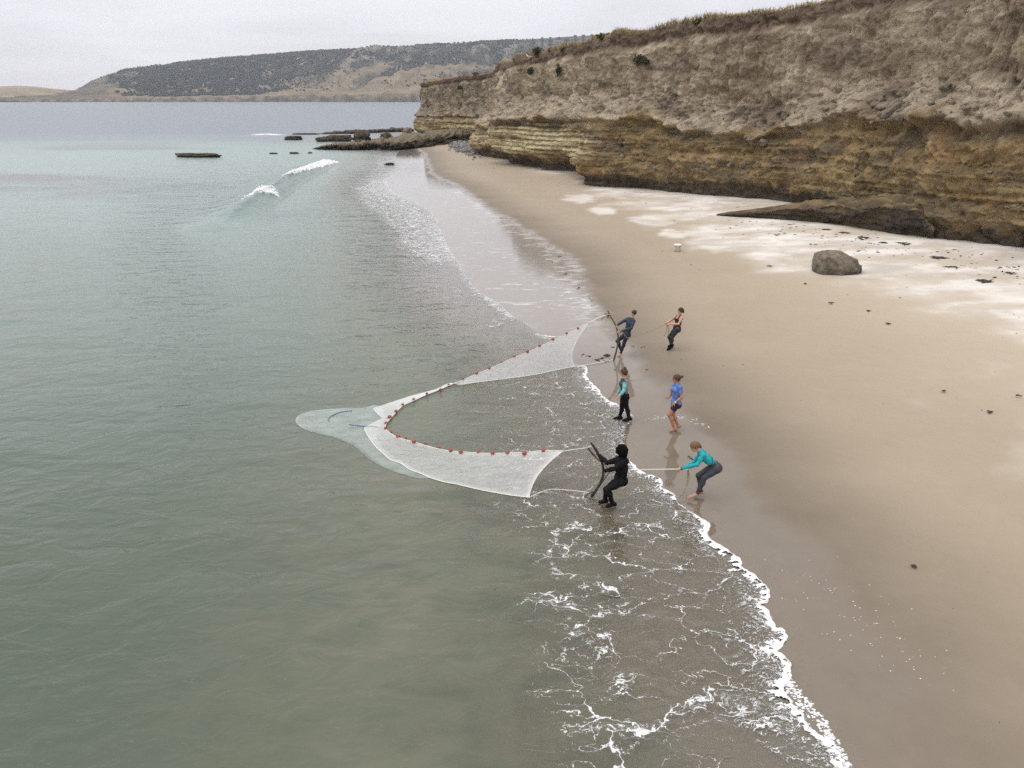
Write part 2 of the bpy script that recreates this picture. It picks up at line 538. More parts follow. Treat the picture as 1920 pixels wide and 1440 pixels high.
alpha_n = 0.9 * fbm(GX * 0.35, GY * 0.5, 2.7, 4) + 0.35 * fbm(GX * 1.3, GY * 1.3, 9.1, 3)
murk = sstep(-sE + alpha_n, 1.0, 6.2) * 0.97
sharp = sstep(-sE + 0.9 * alpha_n, 3.0, 4.3) * 0.72 * near_zone           # the murky edge behind the thin sheet of swash
murk = np.maximum(murk, sharp)
murk = np.maximum(murk, 0.10 * sstep(-sE, 0.0, 0.4))
plume = sstep(fbm(GX * 0.30 + 0.4 * pn(GX * .5, GY * .5), GY * 0.55, 11.3, 5), 0.0, 0.7) * np.exp(-((-sE - 6.0) / 4.5) ** 2) * (1 - sstep(GY, 19, 24))
c0 = at_z(690, 985)
plume = np.maximum(plume, 0.85 * np.exp(-(((GX - c0[0]) / 2.6) ** 2 + ((GY - c0[1]) / 1.3) ** 2)) * sstep(fbm(GX * 0.9, GY * 1.3, 1.3, 4), -0.35, 0.5))
zone_n = 22 * fbm(GX * 0.012, GY * 0.02, 5.5, 3)
teal = 0.42 * sstep(GY - 0.15 * GX, 12, 36) + 0.58 * sstep(GY + zone_n * 0.5 - 0.25 * GX, 26, 95)
deep = sstep(GY + zone_n, 125, 235)
weed = sstep(fbm(GX * 0.02, GY * 0.05, 8.8, 4), 0.12, 0.5) * sstep(GY, 55, 75) * (1 - sstep(GY, 120, 200)) * sstep(-sE, 15, 40)
cw = at_z(110, 352)
weed = np.maximum(weed, 0.9 * np.exp(-(((GX - cw[0]) / 18) ** 2 + ((GY - cw[1]) / 7) ** 2)) * sstep(fbm(GX * 0.1, GY * 0.3, 2.8, 3), -0.4, 0.4))
wk = at_z(725, 1062)
wave_shade = at_z(515, 402)
weed = np.maximum(weed, 0.55 * np.exp(-(((GX - wave_shade[0]) / 5.5) ** 2 + ((GY - wave_shade[1]) / 4.5) ** 2)) * sstep(pn(GX * 0.3, GY * 0.7, 4.4), -0.6, 0.3))  # shadow below the wave face, painted dark through the weed attribute
weed = np.maximum(weed, 0.75 * np.exp(-(((GX - wk[0]) / 0.5) ** 2 + ((GY - wk[1]) / 0.16) ** 2)))


def ripple_bump(nt, pos, strength=1.0):
    """chop running in from the open bay: height in metres"""
    m1 = nt.mapping(pos, scale=(0.55, 1.0, 1), rot=(0, 0, R(12)))
    m2 = nt.mapping(pos, scale=(0.7, 1.0, 1), rot=(0, 0, R(-18)))
    h1 = nt.noise(m1, 0.55, 2, 0.5, 0.6)
    h2 = nt.noise(m2, 1.7, 3, 0.55, 0.8)
    h3 = nt.noise(m1, 5.5, 3, 0.6, 0.4)
    h = nt.math('ADD', nt.math('MULTIPLY', h1, 0.16), nt.math('ADD', nt.math('MULTIPLY', h2, 0.085), nt.math('MULTIPLY', h3, 0.020)))
    return nt.n('ShaderNodeBump', {'Height': h, 'Distance': strength, 'Strength': 1.0}).outputs[0]


def water_layers(nt, body, alpha, normal, rough=0.06, fmax=1.0):
    """turbid body seen through a clear, Fresnel-reflecting surface"""
    base = nt.n('ShaderNodeMixShader', {0: alpha, 1: nt.n('ShaderNodeBsdfTransparent', {'Color': (0.97, 0.985, 0.975)}).outputs[0],
                                        2: nt.n('ShaderNodeBsdfDiffuse', {'Color': body}).outputs[0]}).outputs[0]
    fr = nt.n('ShaderNodeFresnel', {'IOR': 1.333, 'Normal': normal}).outputs[0]
    fr = nt.math('MINIMUM', fr, fmax)                    # wave slopes too small to draw keep a far sea from mirroring fully
    gl = nt.n('ShaderNodeBsdfGlossy', {'Color': (1, 1, 1), 'Roughness': rough, 'Normal': normal}).outputs[0]
    return nt.n('ShaderNodeMixShader', {0: fr, 1: base, 2: gl}).outputs[0]


def water_material():
    m, nt, out = new_mat('sea_water')
    pos = nt.n('ShaderNodeNewGeometry').outputs['Position']
    s, mk, fo = nt.attr('sE'), nt.attr('murk'), nt.attr('foam')
    cl = nt.noise(nt.mapping(pos, scale=(0.25, 0.5, 1)), 1.0, 4, 0.55, 0.5)
    body = nt.mix(cl, (0.060, 0.080, 0.053), (0.086, 0.107, 0.077))
    body = nt.mix(nt.attr('teal'), body, nt.mix(cl, (0.165, 0.245, 0.215), (0.205, 0.29, 0.255)))
    body = nt.mix(nt.attr('deep'), body, nt.mix(cl, (0.080, 0.112, 0.140), (0.105, 0.138, 0.165)))
    # sand stirred up by the backwash hangs in the water along the beach
    stir = nt.math('MULTIPLY', nt.smooth(s, -13.0, -3.0), nt.smooth(nt.noise(nt.mapping(pos, scale=(0.7, 1.2, 1)), 1.0, 6, 0.62, 1.0), 0.30, 0.60, 0.45, 1.0))
    body = nt.mix(nt.math('MULTIPLY', stir, 0.80), body, (0.150, 0.148, 0.098))
    body = nt.mix(nt.math('MULTIPLY', nt.attr('face'), 0.85), body, (0.045, 0.125, 0.10))
    body = nt.mix(nt.math('MULTIPLY', nt.attr('weed'), 0.75), body, (0.075, 0.065, 0.075))  # weed colour, also used for the painted shadow below the wave
    body = nt.mix(nt.math('MULTIPLY', nt.math('MULTIPLY', nt.attr('plume'), nt.smooth(nt.noise(nt.mapping(pos, scale=(0.8, 1.3, 1)), 1.1, 6, 0.65, 1.2), 0.38, 0.62)), 0.34), body, (0.185, 0.165, 0.125))
    # ------- lacy foam: cell walls drawn out along the run of the swash, thickened where there is more of it
    warp = nt.noise(pos, 1.6, 3, 0.55, 0, out=1)
    wv = nt.n('ShaderNodeVectorMath', {0: warp, 1: (0.5, 0.5, 0.5)}, operation='SUBTRACT').outputs[0]
    wv = nt.n('ShaderNodeVectorMath', {0: wv, 3: 0.95}, operation='SCALE').outputs[0]
    warp2 = nt.noise(pos, 9.0, 3, 0.6, 0, out=1)
    wv2 = nt.n('ShaderNodeVectorMath', {0: warp2, 1: (0.5, 0.5, 0.5)}, operation='SUBTRACT').outputs[0]
    wv2 = nt.n('ShaderNodeVectorMath', {0: wv2, 3: 0.22}, operation='SCALE').outputs[0]
    pw = nt.n('ShaderNodeVectorMath', {0: nt.n('ShaderNodeVectorMath', {0: pos, 1: wv}).outputs[0], 1: wv2}).outputs[0]
    flat = nt.mapping(pw, scale=(0.70, 1.75, 0.0), rot=(0, 0, R(8)))
    v1 = nt.n('ShaderNodeTexVoronoi', {'Vector': flat, 'Scale': 1.05, 'Randomness': 1.0}, feature='DISTANCE_TO_EDGE', voronoi_dimensions='2D').outputs['Distance']
    v2 = nt.n('ShaderNodeTexVoronoi', {'Vector': nt.mapping(pw, scale=(0.5, 1.7, 0.0), loc=(3, 7, 0)), 'Scale': 4.6, 'Randomness': 1.0}, feature='DISTANCE_TO_EDGE', voronoi_dimensions='2D').outputs['Distance']
    thin = nt.noise(pos, 2.2, 4, 0.6)
    patch = nt.smooth(nt.noise(nt.mapping(pos, scale=(0.5, 1.2, 1)), 1.1, 4, 0.6), 0.40, 0.62)
    w1 = nt.math('MULTIPLY', nt.math('MULTIPLY', fo, nt.smooth(thin, 0.36, 0.70, 0.20, 1.0)), 0.078)
    l1 = nt.math('SUBTRACT', 1.0, nt.math('DIVIDE', v1, nt.math('MAXIMUM', w1, 0.0005)), clamp=True)
    w2 = nt.math('MULTIPLY', nt.math('MULTIPLY', nt.math('MULTIPLY', fo, patch), nt.smooth(thin, 0.36, 0.62)), 0.15)
    l2 = nt.math('SUBTRACT', 1.0, nt.math('DIVIDE', v2, nt.math('MAXIMUM', w2, 0.0005)), clamp=True)
    dash = nt.noise(nt.mapping(pw, scale=(2.0, 9.0, 1)), 1.3, 4, 0.7)
    dth = nt.math('SUBTRACT', 0.80, nt.math('MULTIPLY', fo, 0.26))
    l3 = nt.smooth(nt.math('SUBTRACT', dash, dth), 0.0, 0.05)
    l3 = nt.math('MULTIPLY', l3, nt.smooth(fo, 0.1, 0.4))
    dense = nt.smooth(nt.math('ADD', fo, nt.math('MULTIPLY', nt.math('SUBTRACT', nt.noise(pw, 5.0, 5, 0.7), 0.5), 1.6)), 1.0, 1.22)
    fizz = nt.math('ADD', nt.noise(nt.mapping(pw, scale=(1.0, 1.8, 1)), 11.0, 4, 0.75), nt.math('MULTIPLY', nt.smooth(s, -1.1, 0.05), 0.17))
    fizz = nt.math('MULTIPLY', nt.smooth(fizz, 0.655, 0.72), nt.smooth(fo, 0.1, 0.35))
    dense = nt.math('MAXIMUM', dense, nt.math('MULTIPLY', fizz, 0.8))
    fm = nt.math('MAXIMUM', nt.math('MAXIMUM', nt.math('MULTIPLY', nt.smooth(l1, 0.0, 0.75), 0.92), nt.math('MULTIPLY', nt.smooth(l2, 0.0, 0.7), 0.75)), nt.math('MAXIMUM', nt.math('MULTIPLY', l3, 0.9), dense))
    # ------- surface
    nrm = ripple_bump(nt, pos, 1.0)
    calm = nt.smooth(s, -3.5, -0.2)
    geo_n = nt.n('ShaderNodeNewGeometry').outputs['Normal']
    nm = nt.n('ShaderNodeMix', {0: nt.math('MULTIPLY', calm, 0.72), 4: nrm, 5: geo_n}, data_type='VECTOR').outputs[1]
    py_w = nt.n('ShaderNodeSeparateXYZ', {0: pos}).outputs[1]
    sh = water_layers(nt, body, mk, nm, nt.smooth(py_w, 24.0, 170.0, 0.06, 0.22), nt.smooth(py_w, 24.0, 170.0, 0.80, 0.40))
    fb = nt.n('ShaderNodeBump', {'Height': fm, 'Distance': 0.03, 'Strength': 0.8}).outputs[0]
    fsh = nt.n('ShaderNodeBsdfDiffuse', {'Color': (0.80, 0.80, 0.79), 'Normal': fb}).outputs[0]
    sh = nt.n('ShaderNodeMixShader', {0: nt.math('MULTIPLY', fm, 0.93), 1: sh, 2: fsh}).outputs[0]
    edge = nt.math('ADD', s, nt.math('MULTIPLY', nt.math('SUBTRACT', nt.noise(pos, 4.0, 4, 0.6), 0.5), 0.14))
    cut = nt.smooth(edge, 0.03, 0.06)
    sh = nt.n('ShaderNodeMixShader', {0: cut, 1: sh, 2: nt.n('ShaderNodeBsdfTransparent').outputs[0]}).outputs[0]
    nt.t.links.new(sh, out.inputs[0])
    return m


M_WATER = water_material()
WF = grid_faces(na, nr)
keep = (sE.ravel()[WF].min(1) < 0.3)
used = np.unique(WF[keep])
remap = np.full(GX.size, -1, np.int64); remap[used] = np.arange(len(used))
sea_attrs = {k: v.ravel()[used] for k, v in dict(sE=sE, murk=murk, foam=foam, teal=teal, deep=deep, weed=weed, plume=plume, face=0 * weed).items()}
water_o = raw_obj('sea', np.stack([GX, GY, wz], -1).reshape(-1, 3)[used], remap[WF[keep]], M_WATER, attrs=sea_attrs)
tag(water_o, kind='structure')

# ------------------------------------------------------------------ cliff
def rock_vertex_material(name, bump=0.5, bscale=3.0):
    m, nt, out = new_mat(name)
    pos = nt.n('ShaderNodeNewGeometry').outputs['Position']
    c = nt.attr('col', True)
    n1 = nt.noise(pos, 1.6, 7, 0.7)
    n2 = nt.noise(pos, 9.0, 5, 0.75)
    fl = nt.noise(nt.mapping(pos, scale=(1.7, 1.7, 0.22)), 1.6, 5, 0.68, 0.3)
    peb = nt.n('ShaderNodeTexVoronoi', {'Vector': nt.n('ShaderNodeVectorMath', {0: pos, 1: nt.n('ShaderNodeVectorMath', {0: nt.noise(pos, 3.0, 2, 0.5, 0, out=1), 3: 0.12}, operation='SCALE').outputs[0]}).outputs[0], 'Scale': 4.2, 'Randomness': 1.0}, feature='F1')
    pc = nt.n('ShaderNodeSeparateColor', {0: peb.outputs['Color']}).outputs[0]
    stone = nt.math('MULTIPLY', nt.smooth(peb.outputs['Distance'], 0.20, 0.36, 1.0, 0.0), nt.math('GREATER_THAN', pc, 0.60))
    c = nt.mix(1.0, c, nt.mix(n1, (0.62, 0.62, 0.61), (1.38, 1.37, 1.36)), 'MULTIPLY')
    c = nt.mix(1.0, c, nt.mix(n2, (0.62, 0.62, 0.62), (1.38, 1.38, 1.38)), 'MULTIPLY')
    c = nt.mix(1.0, c, nt.mix(fl, (0.60, 0.59, 0.58), (1.40, 1.40, 1.40)), 'MULTIPLY')
    c = nt.mix(nt.math('MULTIPLY', stone, 0.35), c, nt.mix(1.0, c, nt.mix(pc, (0.2, 0.2, 0.2), (2.2, 2.15, 2.1)), 'MULTIPLY'))
    h = nt.math('ADD', nt.math('MULTIPLY', nt.noise(pos, bscale, 7, 0.75), 0.55), nt.math('ADD', nt.math('MULTIPLY', n2, 0.30), nt.math('ADD', nt.math('MULTIPLY', fl, 0.30), nt.math('MULTIPLY', stone, 0.25))))
    b = nt.n('ShaderNodeBump', {'Height': h, 'Distance': 0.25, 'Strength': bump})
    p = nt.n('ShaderNodeBsdfPrincipled', {'Base Color': c, 'Roughness': 0.92, 'Specular IOR Level': 0.2, 'Normal': b.outputs[0]})
    nt.t.links.new(p.outputs[0], out.inputs[0])
    return m


M_ROCK = rock_vertex_material('cliff_rock', 0.95)

# foot of the cliff, photo pixels (right to left, away from the camera), then round the far headland
FOOT_PX = [(2900, 640), (2300, 520), (2050, 485), (1920, 468), (1820, 458), (1740, 446), (1660, 420), (1560, 396), (1450, 378), (1370, 372), (1300, 366), (1200, 354), (1130, 350), (1095, 347),
           (1075, 338), (1040, 328), (985, 316), (938, 310), (922, 301), (893, 292), (886, 286)]
HEAD_PX = [(894, 272), (903, 263), (868, 258), (822, 252), (782, 247.5)]
foot = [on_ground(*p) for p in FOOT_PX]
head = [at_z(p[0], p[1], 0.6) for p in HEAD_PX]
path = np.array([p[:2] for p in foot] + [p[:2] for p in head])
tip = path[-1]
path = np.concatenate([[path[0] + (25, -14)], path, [tip + (-1.0, 6), tip + (4, 18), tip + (25, 45), tip + (120, 140)]])
i_head = 1 + len(foot)                                # first control index belonging to the headland
ctl_n = len(path)
# dense resampling with spacing growing with distance
fine = smooth_path(np.c_[path, np.arange(ctl_n)], 12000)
seg = np.hypot(*np.diff(fine[:, :2], axis=0).T)
dist = np.hypot(fine[:, 0], fine[:, 1])
spacing = np.maximum(0.075, 0.00155 * dist[:-1])
spacing = np.where(dist[:-1] < 36, 0.3, spacing)
cum = np.concatenate([[0], np.cumsum(seg / spacing)])
nC = int(cum[-1])
k = np.linspace(0, cum[-1], nC)
foot_xy = np.stack([np.interp(k, cum, fine[:, c]) for c in range(3)], 1)
cidx = foot_xy[:, 2]; foot_xy = foot_xy[:, :2]
arc = np.concatenate([[0], np.cumsum(np.hypot(*np.diff(foot_xy, axis=0).T))])
# outward normal: smooth tangents so set-backs do not cross
T = np.gradient(foot_xy, axis=0)
def box(a, w):
    kk = np.ones(w) / w
    return np.stack([np.convolve(np.pad(a[:, c], (w // 2, w - 1 - w // 2), mode='edge'), kk, 'valid') for c in range(a.shape[1])], 1)
T = box(T / np.linalg.norm(T, axis=1)[:, None], 61)
T /= np.linalg.norm(T, axis=1)[:, None]
INL = np.stack([T[:, 1], -T[:, 0]], 1)               # inland = right of travel
headmask = sstep(cidx, i_head - 1.2, i_head + 0.3)

# skyline of the cliff top in the photo
TOP_M = np.array([(885, 125), (958, 117), (985, 106), (1040, 96), (1100, 78), (1150, 68), (1200, 60), (1280, 46), (1340, 36), (1440, 23), (1520, 9), (1600, -14), (1750, -42), (1920, -75), (2300, -140), (3000, -200)], float)
TOP_H = np.array([(700, 186), (762, 176), (775, 164), (800, 156), (850, 147), (900, 140), (960, 134), (1100, 125)], float)
corner = np.exp(-((cidx - (len(foot) - 0.6)) / 1.1) ** 2)
SETB = 3.4 * (1 - headmask) + 3.0 * headmask + 3.6 * corner
topxy = foot_xy + INL * SETB[:, None]
px, py, f = project(np.c_[topxy, np.full(nC, 14.0)])
ptop = np.where(headmask > 0.5, np.interp(px, TOP_H[:, 0], TOP_H[:, 1]), np.interp(px, TOP_M[:, 0], TOP_M[:, 1]))
dz = np.stack([ray(a, b) for a, b in zip(px, ptop)])
ztop = CAM_H + dz[:, 2] / dz[:, 1] * topxy[:, 1]
ztop = np.where(topxy[:, 1] < 25, np.nan, ztop)
ztop = np.where(np.isnan(ztop) | (cidx > i_head + 5.5), 14.0, ztop)
ztop = np.clip(ztop, 10, 19)
ztop = box(ztop[:, None], 25)[:, 0]
ztop = ztop + 0.25 * pn(arc * 0.35, 0.5) + 0.12 * pn(arc * 1.3, 3.5)
sfoot, _ = sdist(foot_xy[:, 0], foot_xy[:, 1], E)
zfoot = np.maximum(ground_from_s(sfoot), 0.0)

# rows up the face
hrow = np.concatenate([np.linspace(-0.05, 0.12, 34), np.linspace(0.12, 0.56, 92)[1:], np.linspace(0.56, 1.0, 84)[1:]])
H, K = np.meshgrid(hrow, np.arange(nC))
AR = arc[:, None] + 0 * H
hm = headmask[:, None]
Z = zfoot[:, None] + H * (ztop - zfoot)[:, None]
# strata boundary (grey silt above, golden sandstone below) read off the photo along the cliff
bpx = project(np.c_[foot_xy, zfoot])[0]
BND = np.interp(bpx, [885, 930, 1000, 1090, 1200, 1300, 1400, 1480, 1560, 1640, 1720, 1850, 1920, 2300], [0.30, 0.42, 0.44, 0.45, 0.44, 0.36, 0.33, 0.40, 0.45, 0.44, 0.43, 0.45, 0.45, 0.45])
BND = BND * (1 - headmask) + 0.36 * headmask
BND = box(BND[:, None], 41)[:, 0]
bn = BND[:, None] + 0.030 * fbm(AR * 0.35, 4.4, 0, 4) + 0.012 * pn(AR * 2.3, H * 9)
hb = H - bn                                           # >0 in the grey layer

low = 1 - sstep(hb, -0.03, 0.03)
up = 1 - low
# profile, metres inland (negative = proud)
foot_cut = 0.55 + 0.85 * sstep(fbm(AR * 0.11, 1.5, 0, 3), -0.25, 0.4)
foot_cut = np.where(bpx[:, None] < 1110, foot_cut + 0.9 * sstep(pn(AR * 0.20, 8.5), -0.2, 0.35), foot_cut)
cave = np.exp(-((bpx[:, None] - 930) / 16) ** 2) + np.exp(-((bpx[:, None] - 1035) / 34) ** 2) + 0.7 * np.exp(-((bpx[:, None] - 985) / 14) ** 2)
cave = cave * (1 - hm)
foot_cut = foot_cut + 2.0 * cave
cut_h = 0.075 + 0.03 * pn(AR * 0.15, 9.9) + 0.10 * cave
prof = foot_cut * (1 - sstep(H, cut_h * 0.35, cut_h * 1.25))
prof = prof + np.interp(H, [0.08, 0.2, 0.35], [0.0, 0.05, 0.45])
lip = np.exp(-((hb - 0.012) / 0.016) ** 2) * (-0.42) * (0.6 + 0.8 * sstep(pn(AR * 0.4, 7.1), -0.3, 0.5))
recess = np.exp(-((hb + 0.035) / 0.03) ** 2) * 0.55
talus = np.interp(hb, [0.0, 0.03, 0.10, 0.16, 0.60], [0.0, 0.25, 1.25, 1.75, 2.1])
prof = prof + lip + recess + up * talus
topcut = np.interp(1 - H, [0.0, 0.045, 0.075, 0.12], [0.55, 0.35, 0.55, 0.0])
prof = prof + topcut
prof = prof * (1 - 0.25 * hm)
# big buttresses and bays
big = 1.25 * fbm(AR * 0.085, H * 0.55, 2.2, 3) * (0.55 + 0.45 * np.interp(H, [0, 0.5, 1], [1.0, 0.9, 0.6]))
# bedding ledges in the sandstone
dip = Z + 0.018 * AR + 0.25 * pn(AR * 0.09, 3.3)
ledm = 0.35 + 0.75 * sstep(fbm(AR * 0.07, dip * 0.35, 9.0, 3), -0.25, 0.35)
led = pn(AR * 0.05, dip * 1.1, 5.0) * 0.42 + ledm * (pn(AR * 0.10, dip * 3.1, 2.0) * 0.26 + pn(AR * 0.3, dip * 7.5, 7.0) * 0.13)
lowband = low * sstep(H, 0.0, 0.05)
ledge = -led * lowband
# rills in the silt
wx = AR + 0.35 * pn(AR * 0.6, Z * 0.5, 6.6)
rill = (1 - np.abs(pn(wx * 0.95, Z * 0.13, 1.1))) ** 2
rill2 = (1 - np.abs(pn(wx * 2.6, Z * 0.22, 4.1))) ** 2
rmask = up * (1 - sstep(H, 0.88, 0.95)) * sstep(fbm(AR * 0.16, Z * 0.2, 12.5, 3), -0.45, 0.25)
rill0 = (1 - np.abs(pn(wx * 0.33, Z * 0.07, 2.7))) ** 2
rills = -(0.75 * (rill0 - 0.5) + 0.55 * (rill - 0.5) + 0.26 * (rill2 - 0.5)) * rmask
tal = up * (1 - sstep(hb, 0.12, 0.22))
rills = rills - tal * (0.30 * (rill2 - 0.45) + 0.28 * pn(AR * 1.4, Z * 1.2, 3.0))
# blocky clods and knobs
soft_n = np.exp(-((bpx[:, None] - 1010) / 95) ** 2) * (1 - hm)
rough_n = fbm(AR * 0.5, Z * 0.55, 21.0, 6, 0.60)
clod = fbm(AR * 1.9, Z * 2.1, 31.0, 4, 0.6)
billow = np.abs(pn(AR * 1.1, Z * 1.3, 41.0))
blk = np.abs(fbm(AR * 0.42 + 0.5 * pn(AR * .3, Z * .3, 5), Z * 0.40, 23.0, 4, 0.6))
sharp_n = np.abs(fbm(AR * 1.3, Z * 0.45, 24.0, 5, 0.62))
disp = (0.24 + 0.10 * low) * rough_n + 0.20 * clod * (0.6 + 0.9 * tal) + 0.22 * (billow - 0.3) * low + (0.28 + 0.22 * low) * (blk - 0.25) * (1 - 0.7 * soft_n) - 0.34 * (sharp_n - 0.3) * up
knob = sstep(pn(AR * 3.1, Z * 3.6, 15.0), 0.35, 0.8) * sstep(fbm(AR * 0.2, dip * 0.9, 17.0, 3), 0.0, 0.5) * low
disp = disp - 0.20 * knob
crack = np.exp(-(pn(AR * 0.22 + 0.3 * pn(AR, Z * 1.5), Z * 0.04, 51.0) / 0.02) ** 2) * sstep(pn(AR * 0.1, Z * 0.3, 53.0), 0.0, 0.3)
disp = disp + 0.3 * crack
# the pale layered nose between the two caves stands in clear steps
nose = np.exp(-((bpx[:, None] - 1010) / 95) ** 2) * sstep(H, 0.10, 0.16) * (1 - sstep(hb, -0.05, 0.02)) * (1 - hm)
stepz = dip * 1.9
saw = (stepz - np.floor(stepz))
disp = disp + nose * (-0.25 + 0.45 * saw ** 1.5)
off = prof + big + ledge + rills + disp + 3.6 * corner[:, None] * np.clip(H, 0, 1) ** 1.15
XY = foot_xy[:, None, :] + INL[:, None, :] * off[..., None]
hz_j = 0.10 * pn(AR * 1.5, Z * 1.5, 61.0)
Zd = Z + hz_j * sstep(H, 0.02, 0.1)
front = np.concatenate([XY, Zd[..., None]], -1)

# colours of the beds
nz1 = fbm(AR * 0.22, Z * 0.6, 71.0, 4)
nz2 = fbm(AR * 0.7, Z * 1.5, 72.0, 4)
bed = pn(AR * 0.03, dip * 0.85, 73.0) + 0.6 * pn(AR * 0.06, dip * 2.6, 74.0) + 0.35 * pn(AR * 0.2, dip * 6.0, 74.5)
bedr = bed * (0.35 + 0.65 * np.exp(-((bpx[:, None] - 1000) / 160) ** 2) + 0.2 * hm)
gold = lerpc((0.140, 0.101, 0.054), (0.285, 0.208, 0.108), sstep(bedr + 0.7 * nz2 + 0.5 * nz1, -0.6, 0.8))
gold = lerpc(gold, (0.115, 0.090, 0.060), 0.8 * sstep(fbm(AR * 0.16, Z * 0.5, 78.0, 5, 0.6), 0.0, 0.5))
gold = lerpc(gold, (0.235, 0.140, 0.068), 0.45 * sstep(fbm(AR * 0.3, Z * 0.8, 77.0, 3), 0.25, 0.6))
pale = lerpc((0.27, 0.215, 0.12), (0.43, 0.37, 0.235), sstep(bed, -0.4, 0.5))
palem = np.maximum(sstep(-np.abs(bpx[:, None] - 1000), -150, -70), 0.65 * hm * (1 - sstep(H, 0.3, 0.45))) * sstep(H, 0.09, 0.15) * (1 - sstep(hb, -0.03, 0.03))
palem = palem * sstep(bed + 0.4 * nz2, -0.45, 0.1)
gold = lerpc(gold, pale, palem)
olive = lerpc(gold, (0.235, 0.195, 0.095), 0.6 * sstep(pn(AR * 0.04, dip * 1.7, 79.0), 0.35, 0.6))
wetfoot = 1 - sstep(H + 0.03 * nz2 + 0.02 * nz1, 0.045, 0.115)
golden = lerpc(olive, (0.062, 0.052, 0.042), 0.9 * wetfoot)
grey = lerpc((0.170, 0.135, 0.093), (0.292, 0.240, 0.175), sstep(nz1 + 0.6 * nz2, -0.5, 0.7))
grey = lerpc(grey, (0.375, 0.315, 0.24), 0.75 * sstep(fbm(AR * 0.12, Z * 0.3, 75.0, 4), 0.1, 0.6))
grey = lerpc(grey, (0.33, 0.278, 0.212), 0.5 * tal)
grey = lerpc(grey, (0.118, 0.092, 0.069), 0.75 * sstep(fbm(AR * 0.18, Z * 0.45, 76.0, 3), 0.15, 0.6))
soilb = sstep(H + 0.05 * fbm(AR * 0.5, 2.5, 0, 3) + 0.02 * nz2, 0.865, 0.935)
grey = lerpc(grey, (0.088, 0.060, 0.043), 0.85 * soilb)
drape = 0.085 * fbm(AR * 0.28, Z * 0.09, 97.0, 4) + 0.035 * fbm(AR * 1.6, Z * 0.25, 98.0, 3)
colr = lerpc(golden, grey, sstep(hb + drape, -0.035, 0.035))
colr = colr * np.where(sstep(hb + drape, -0.035, 0.035) > 0.5, 1.32, 1.22)[..., None]
colr = colr * (1 - 0.24 * hm * sstep(hb, -0.05, 0.05))[..., None]  # shade on the far headland, painted into its upper colour
colr = lerpc(colr, (0.22, 0.125, 0.06), (0.6 * (1 - hm) * np.exp(-((bpx[:, None] - 1105) / 22) ** 2) * (1 - sstep(H, 0.12, 0.3)) * sstep(H, .05, .09)))
drygrass = np.array((0.255, 0.185, 0.088))
# the turf behind the edge
inl2 = np.array([0.93, 0.36])
rows2 = [0.25, 0.7, 1.4, 2.6, 5, 10, 22, 60, 160]
edge = front[:, -1, :]
back, bcol = [], []
for d in rows2:
    z = edge[:, 2] + 0.10 * min(d, 2) + 0.03 * d ** 0.8 + 0.18 * pn(arc * 0.7, d) * min(1, d)
    z = z - 0.10 * max(0, d - 20) * 0.5
    back.append(np.c_[edge[:, :2] + inl2 * d * 0.8 + INL * min(d, 3) * 0.3, z])
    bcol.append(lerpc(drygrass * 0.8, drygrass * 1.15, sstep(pn(arc * 0.5, d * 0.8, 2.0), -0.5, 0.5)))
back, bcol = np.stack(back, 1), np.stack(bcol, 1)
CL = np.concatenate([front, back], 1)
CC = np.concatenate([colr, bcol], 1)
cliff_o = raw_obj('cliff', CL.reshape(-1, 3), grid_faces(CL.shape[0], CL.shape[1])[:, ::-1], M_ROCK, cols={'col': CC})
tag(cliff_o, kind='structure')

# visible surface lookup: world place on the cliff for a pixel of the photo
_cpx, _cpy, _cf = project(front.reshape(-1, 3))
def on_cliff(px, py, win=5.0):
    q = np.hypot(_cpx - px, _cpy - py)
    idx = np.where((q < win) & (_cf > 5))[0]
    if not len(idx):
        idx = np.argsort(q)[:5]
    i = idx[_cf[idx].argmin()]
    return front.reshape(-1, 3)[i], i // front.shape[1], i % front.shape[1]

# ------------------------------------------------------------------ hills across the bay
def hill_material():
    m, nt, out = new_mat('hill_ground')
    pos = nt.n('ShaderNodeNewGeometry').outputs['Position']
    c = nt.attr('col', True)
    n1 = nt.noise(pos, 0.02, 5, 0.65)
    c = nt.mix(1.0, c, nt.mix(n1, (0.72, 0.72, 0.72), (1.28, 1.28, 1.28)), 'MULTIPLY')
    p = nt.n('ShaderNodeBsdfPrincipled', {'Base Color': c, 'Roughness': 1.0, 'Specular IOR Level': 0.1})
    nt.t.links.new(p.outputs[0], out.inputs[0])
    return m


M_HILL = hill_material()
RIDGE = np.array([(-900, 188), (-400, 184), (20, 184), (110, 176), (145, 169), (180, 151), (205, 142), (245, 131), (285, 126), (345, 118), (425, 110), (505, 104), (565, 99), (640, 94),
                  (705, 91), (790, 85), (870, 80), (970, 75), (1060, 69), (1140, 64), (1260, 57), (1420, 56), (1920, 60), (2800, 90)], float)
GRASS_TOP = np.array([(-900, 186), (100, 181), (200, 172), (300, 176), (400, 176), (480, 172), (560, 157), (640, 157), (700, 146), (760, 150), (900, 150), (2800, 150)], float)
hp = np.concatenate([np.linspace(-900, 0, 60), np.linspace(0, 1000, 520)[1:], np.linspace(1000, 2800, 120)[1:]])
ht = np.concatenate([[0, 0.002, 0.006, 0.012, 0.02, 0.03], np.linspace(0.045, 1.0, 150), [1.06, 1.15, 1.3]])
HP, HT = np.meshgrid(hp, ht, indexing='ij')
Rn = 3000 + 90 * pn(HP * 0.012, 0.5) - 260 * sstep(HP, 430, 800) + 40 * pn(HP * 0.05, 3.1)
Rf = Rn + 1500
HR = Rn + HT * (Rf - Rn)
az = (HP - 960) / FPX * CP                          # bearing tangent of the column at the horizon
HX = HR * az / np.sqrt(1 + az ** 2)
HY = HR / np.sqrt(1 + az ** 2)
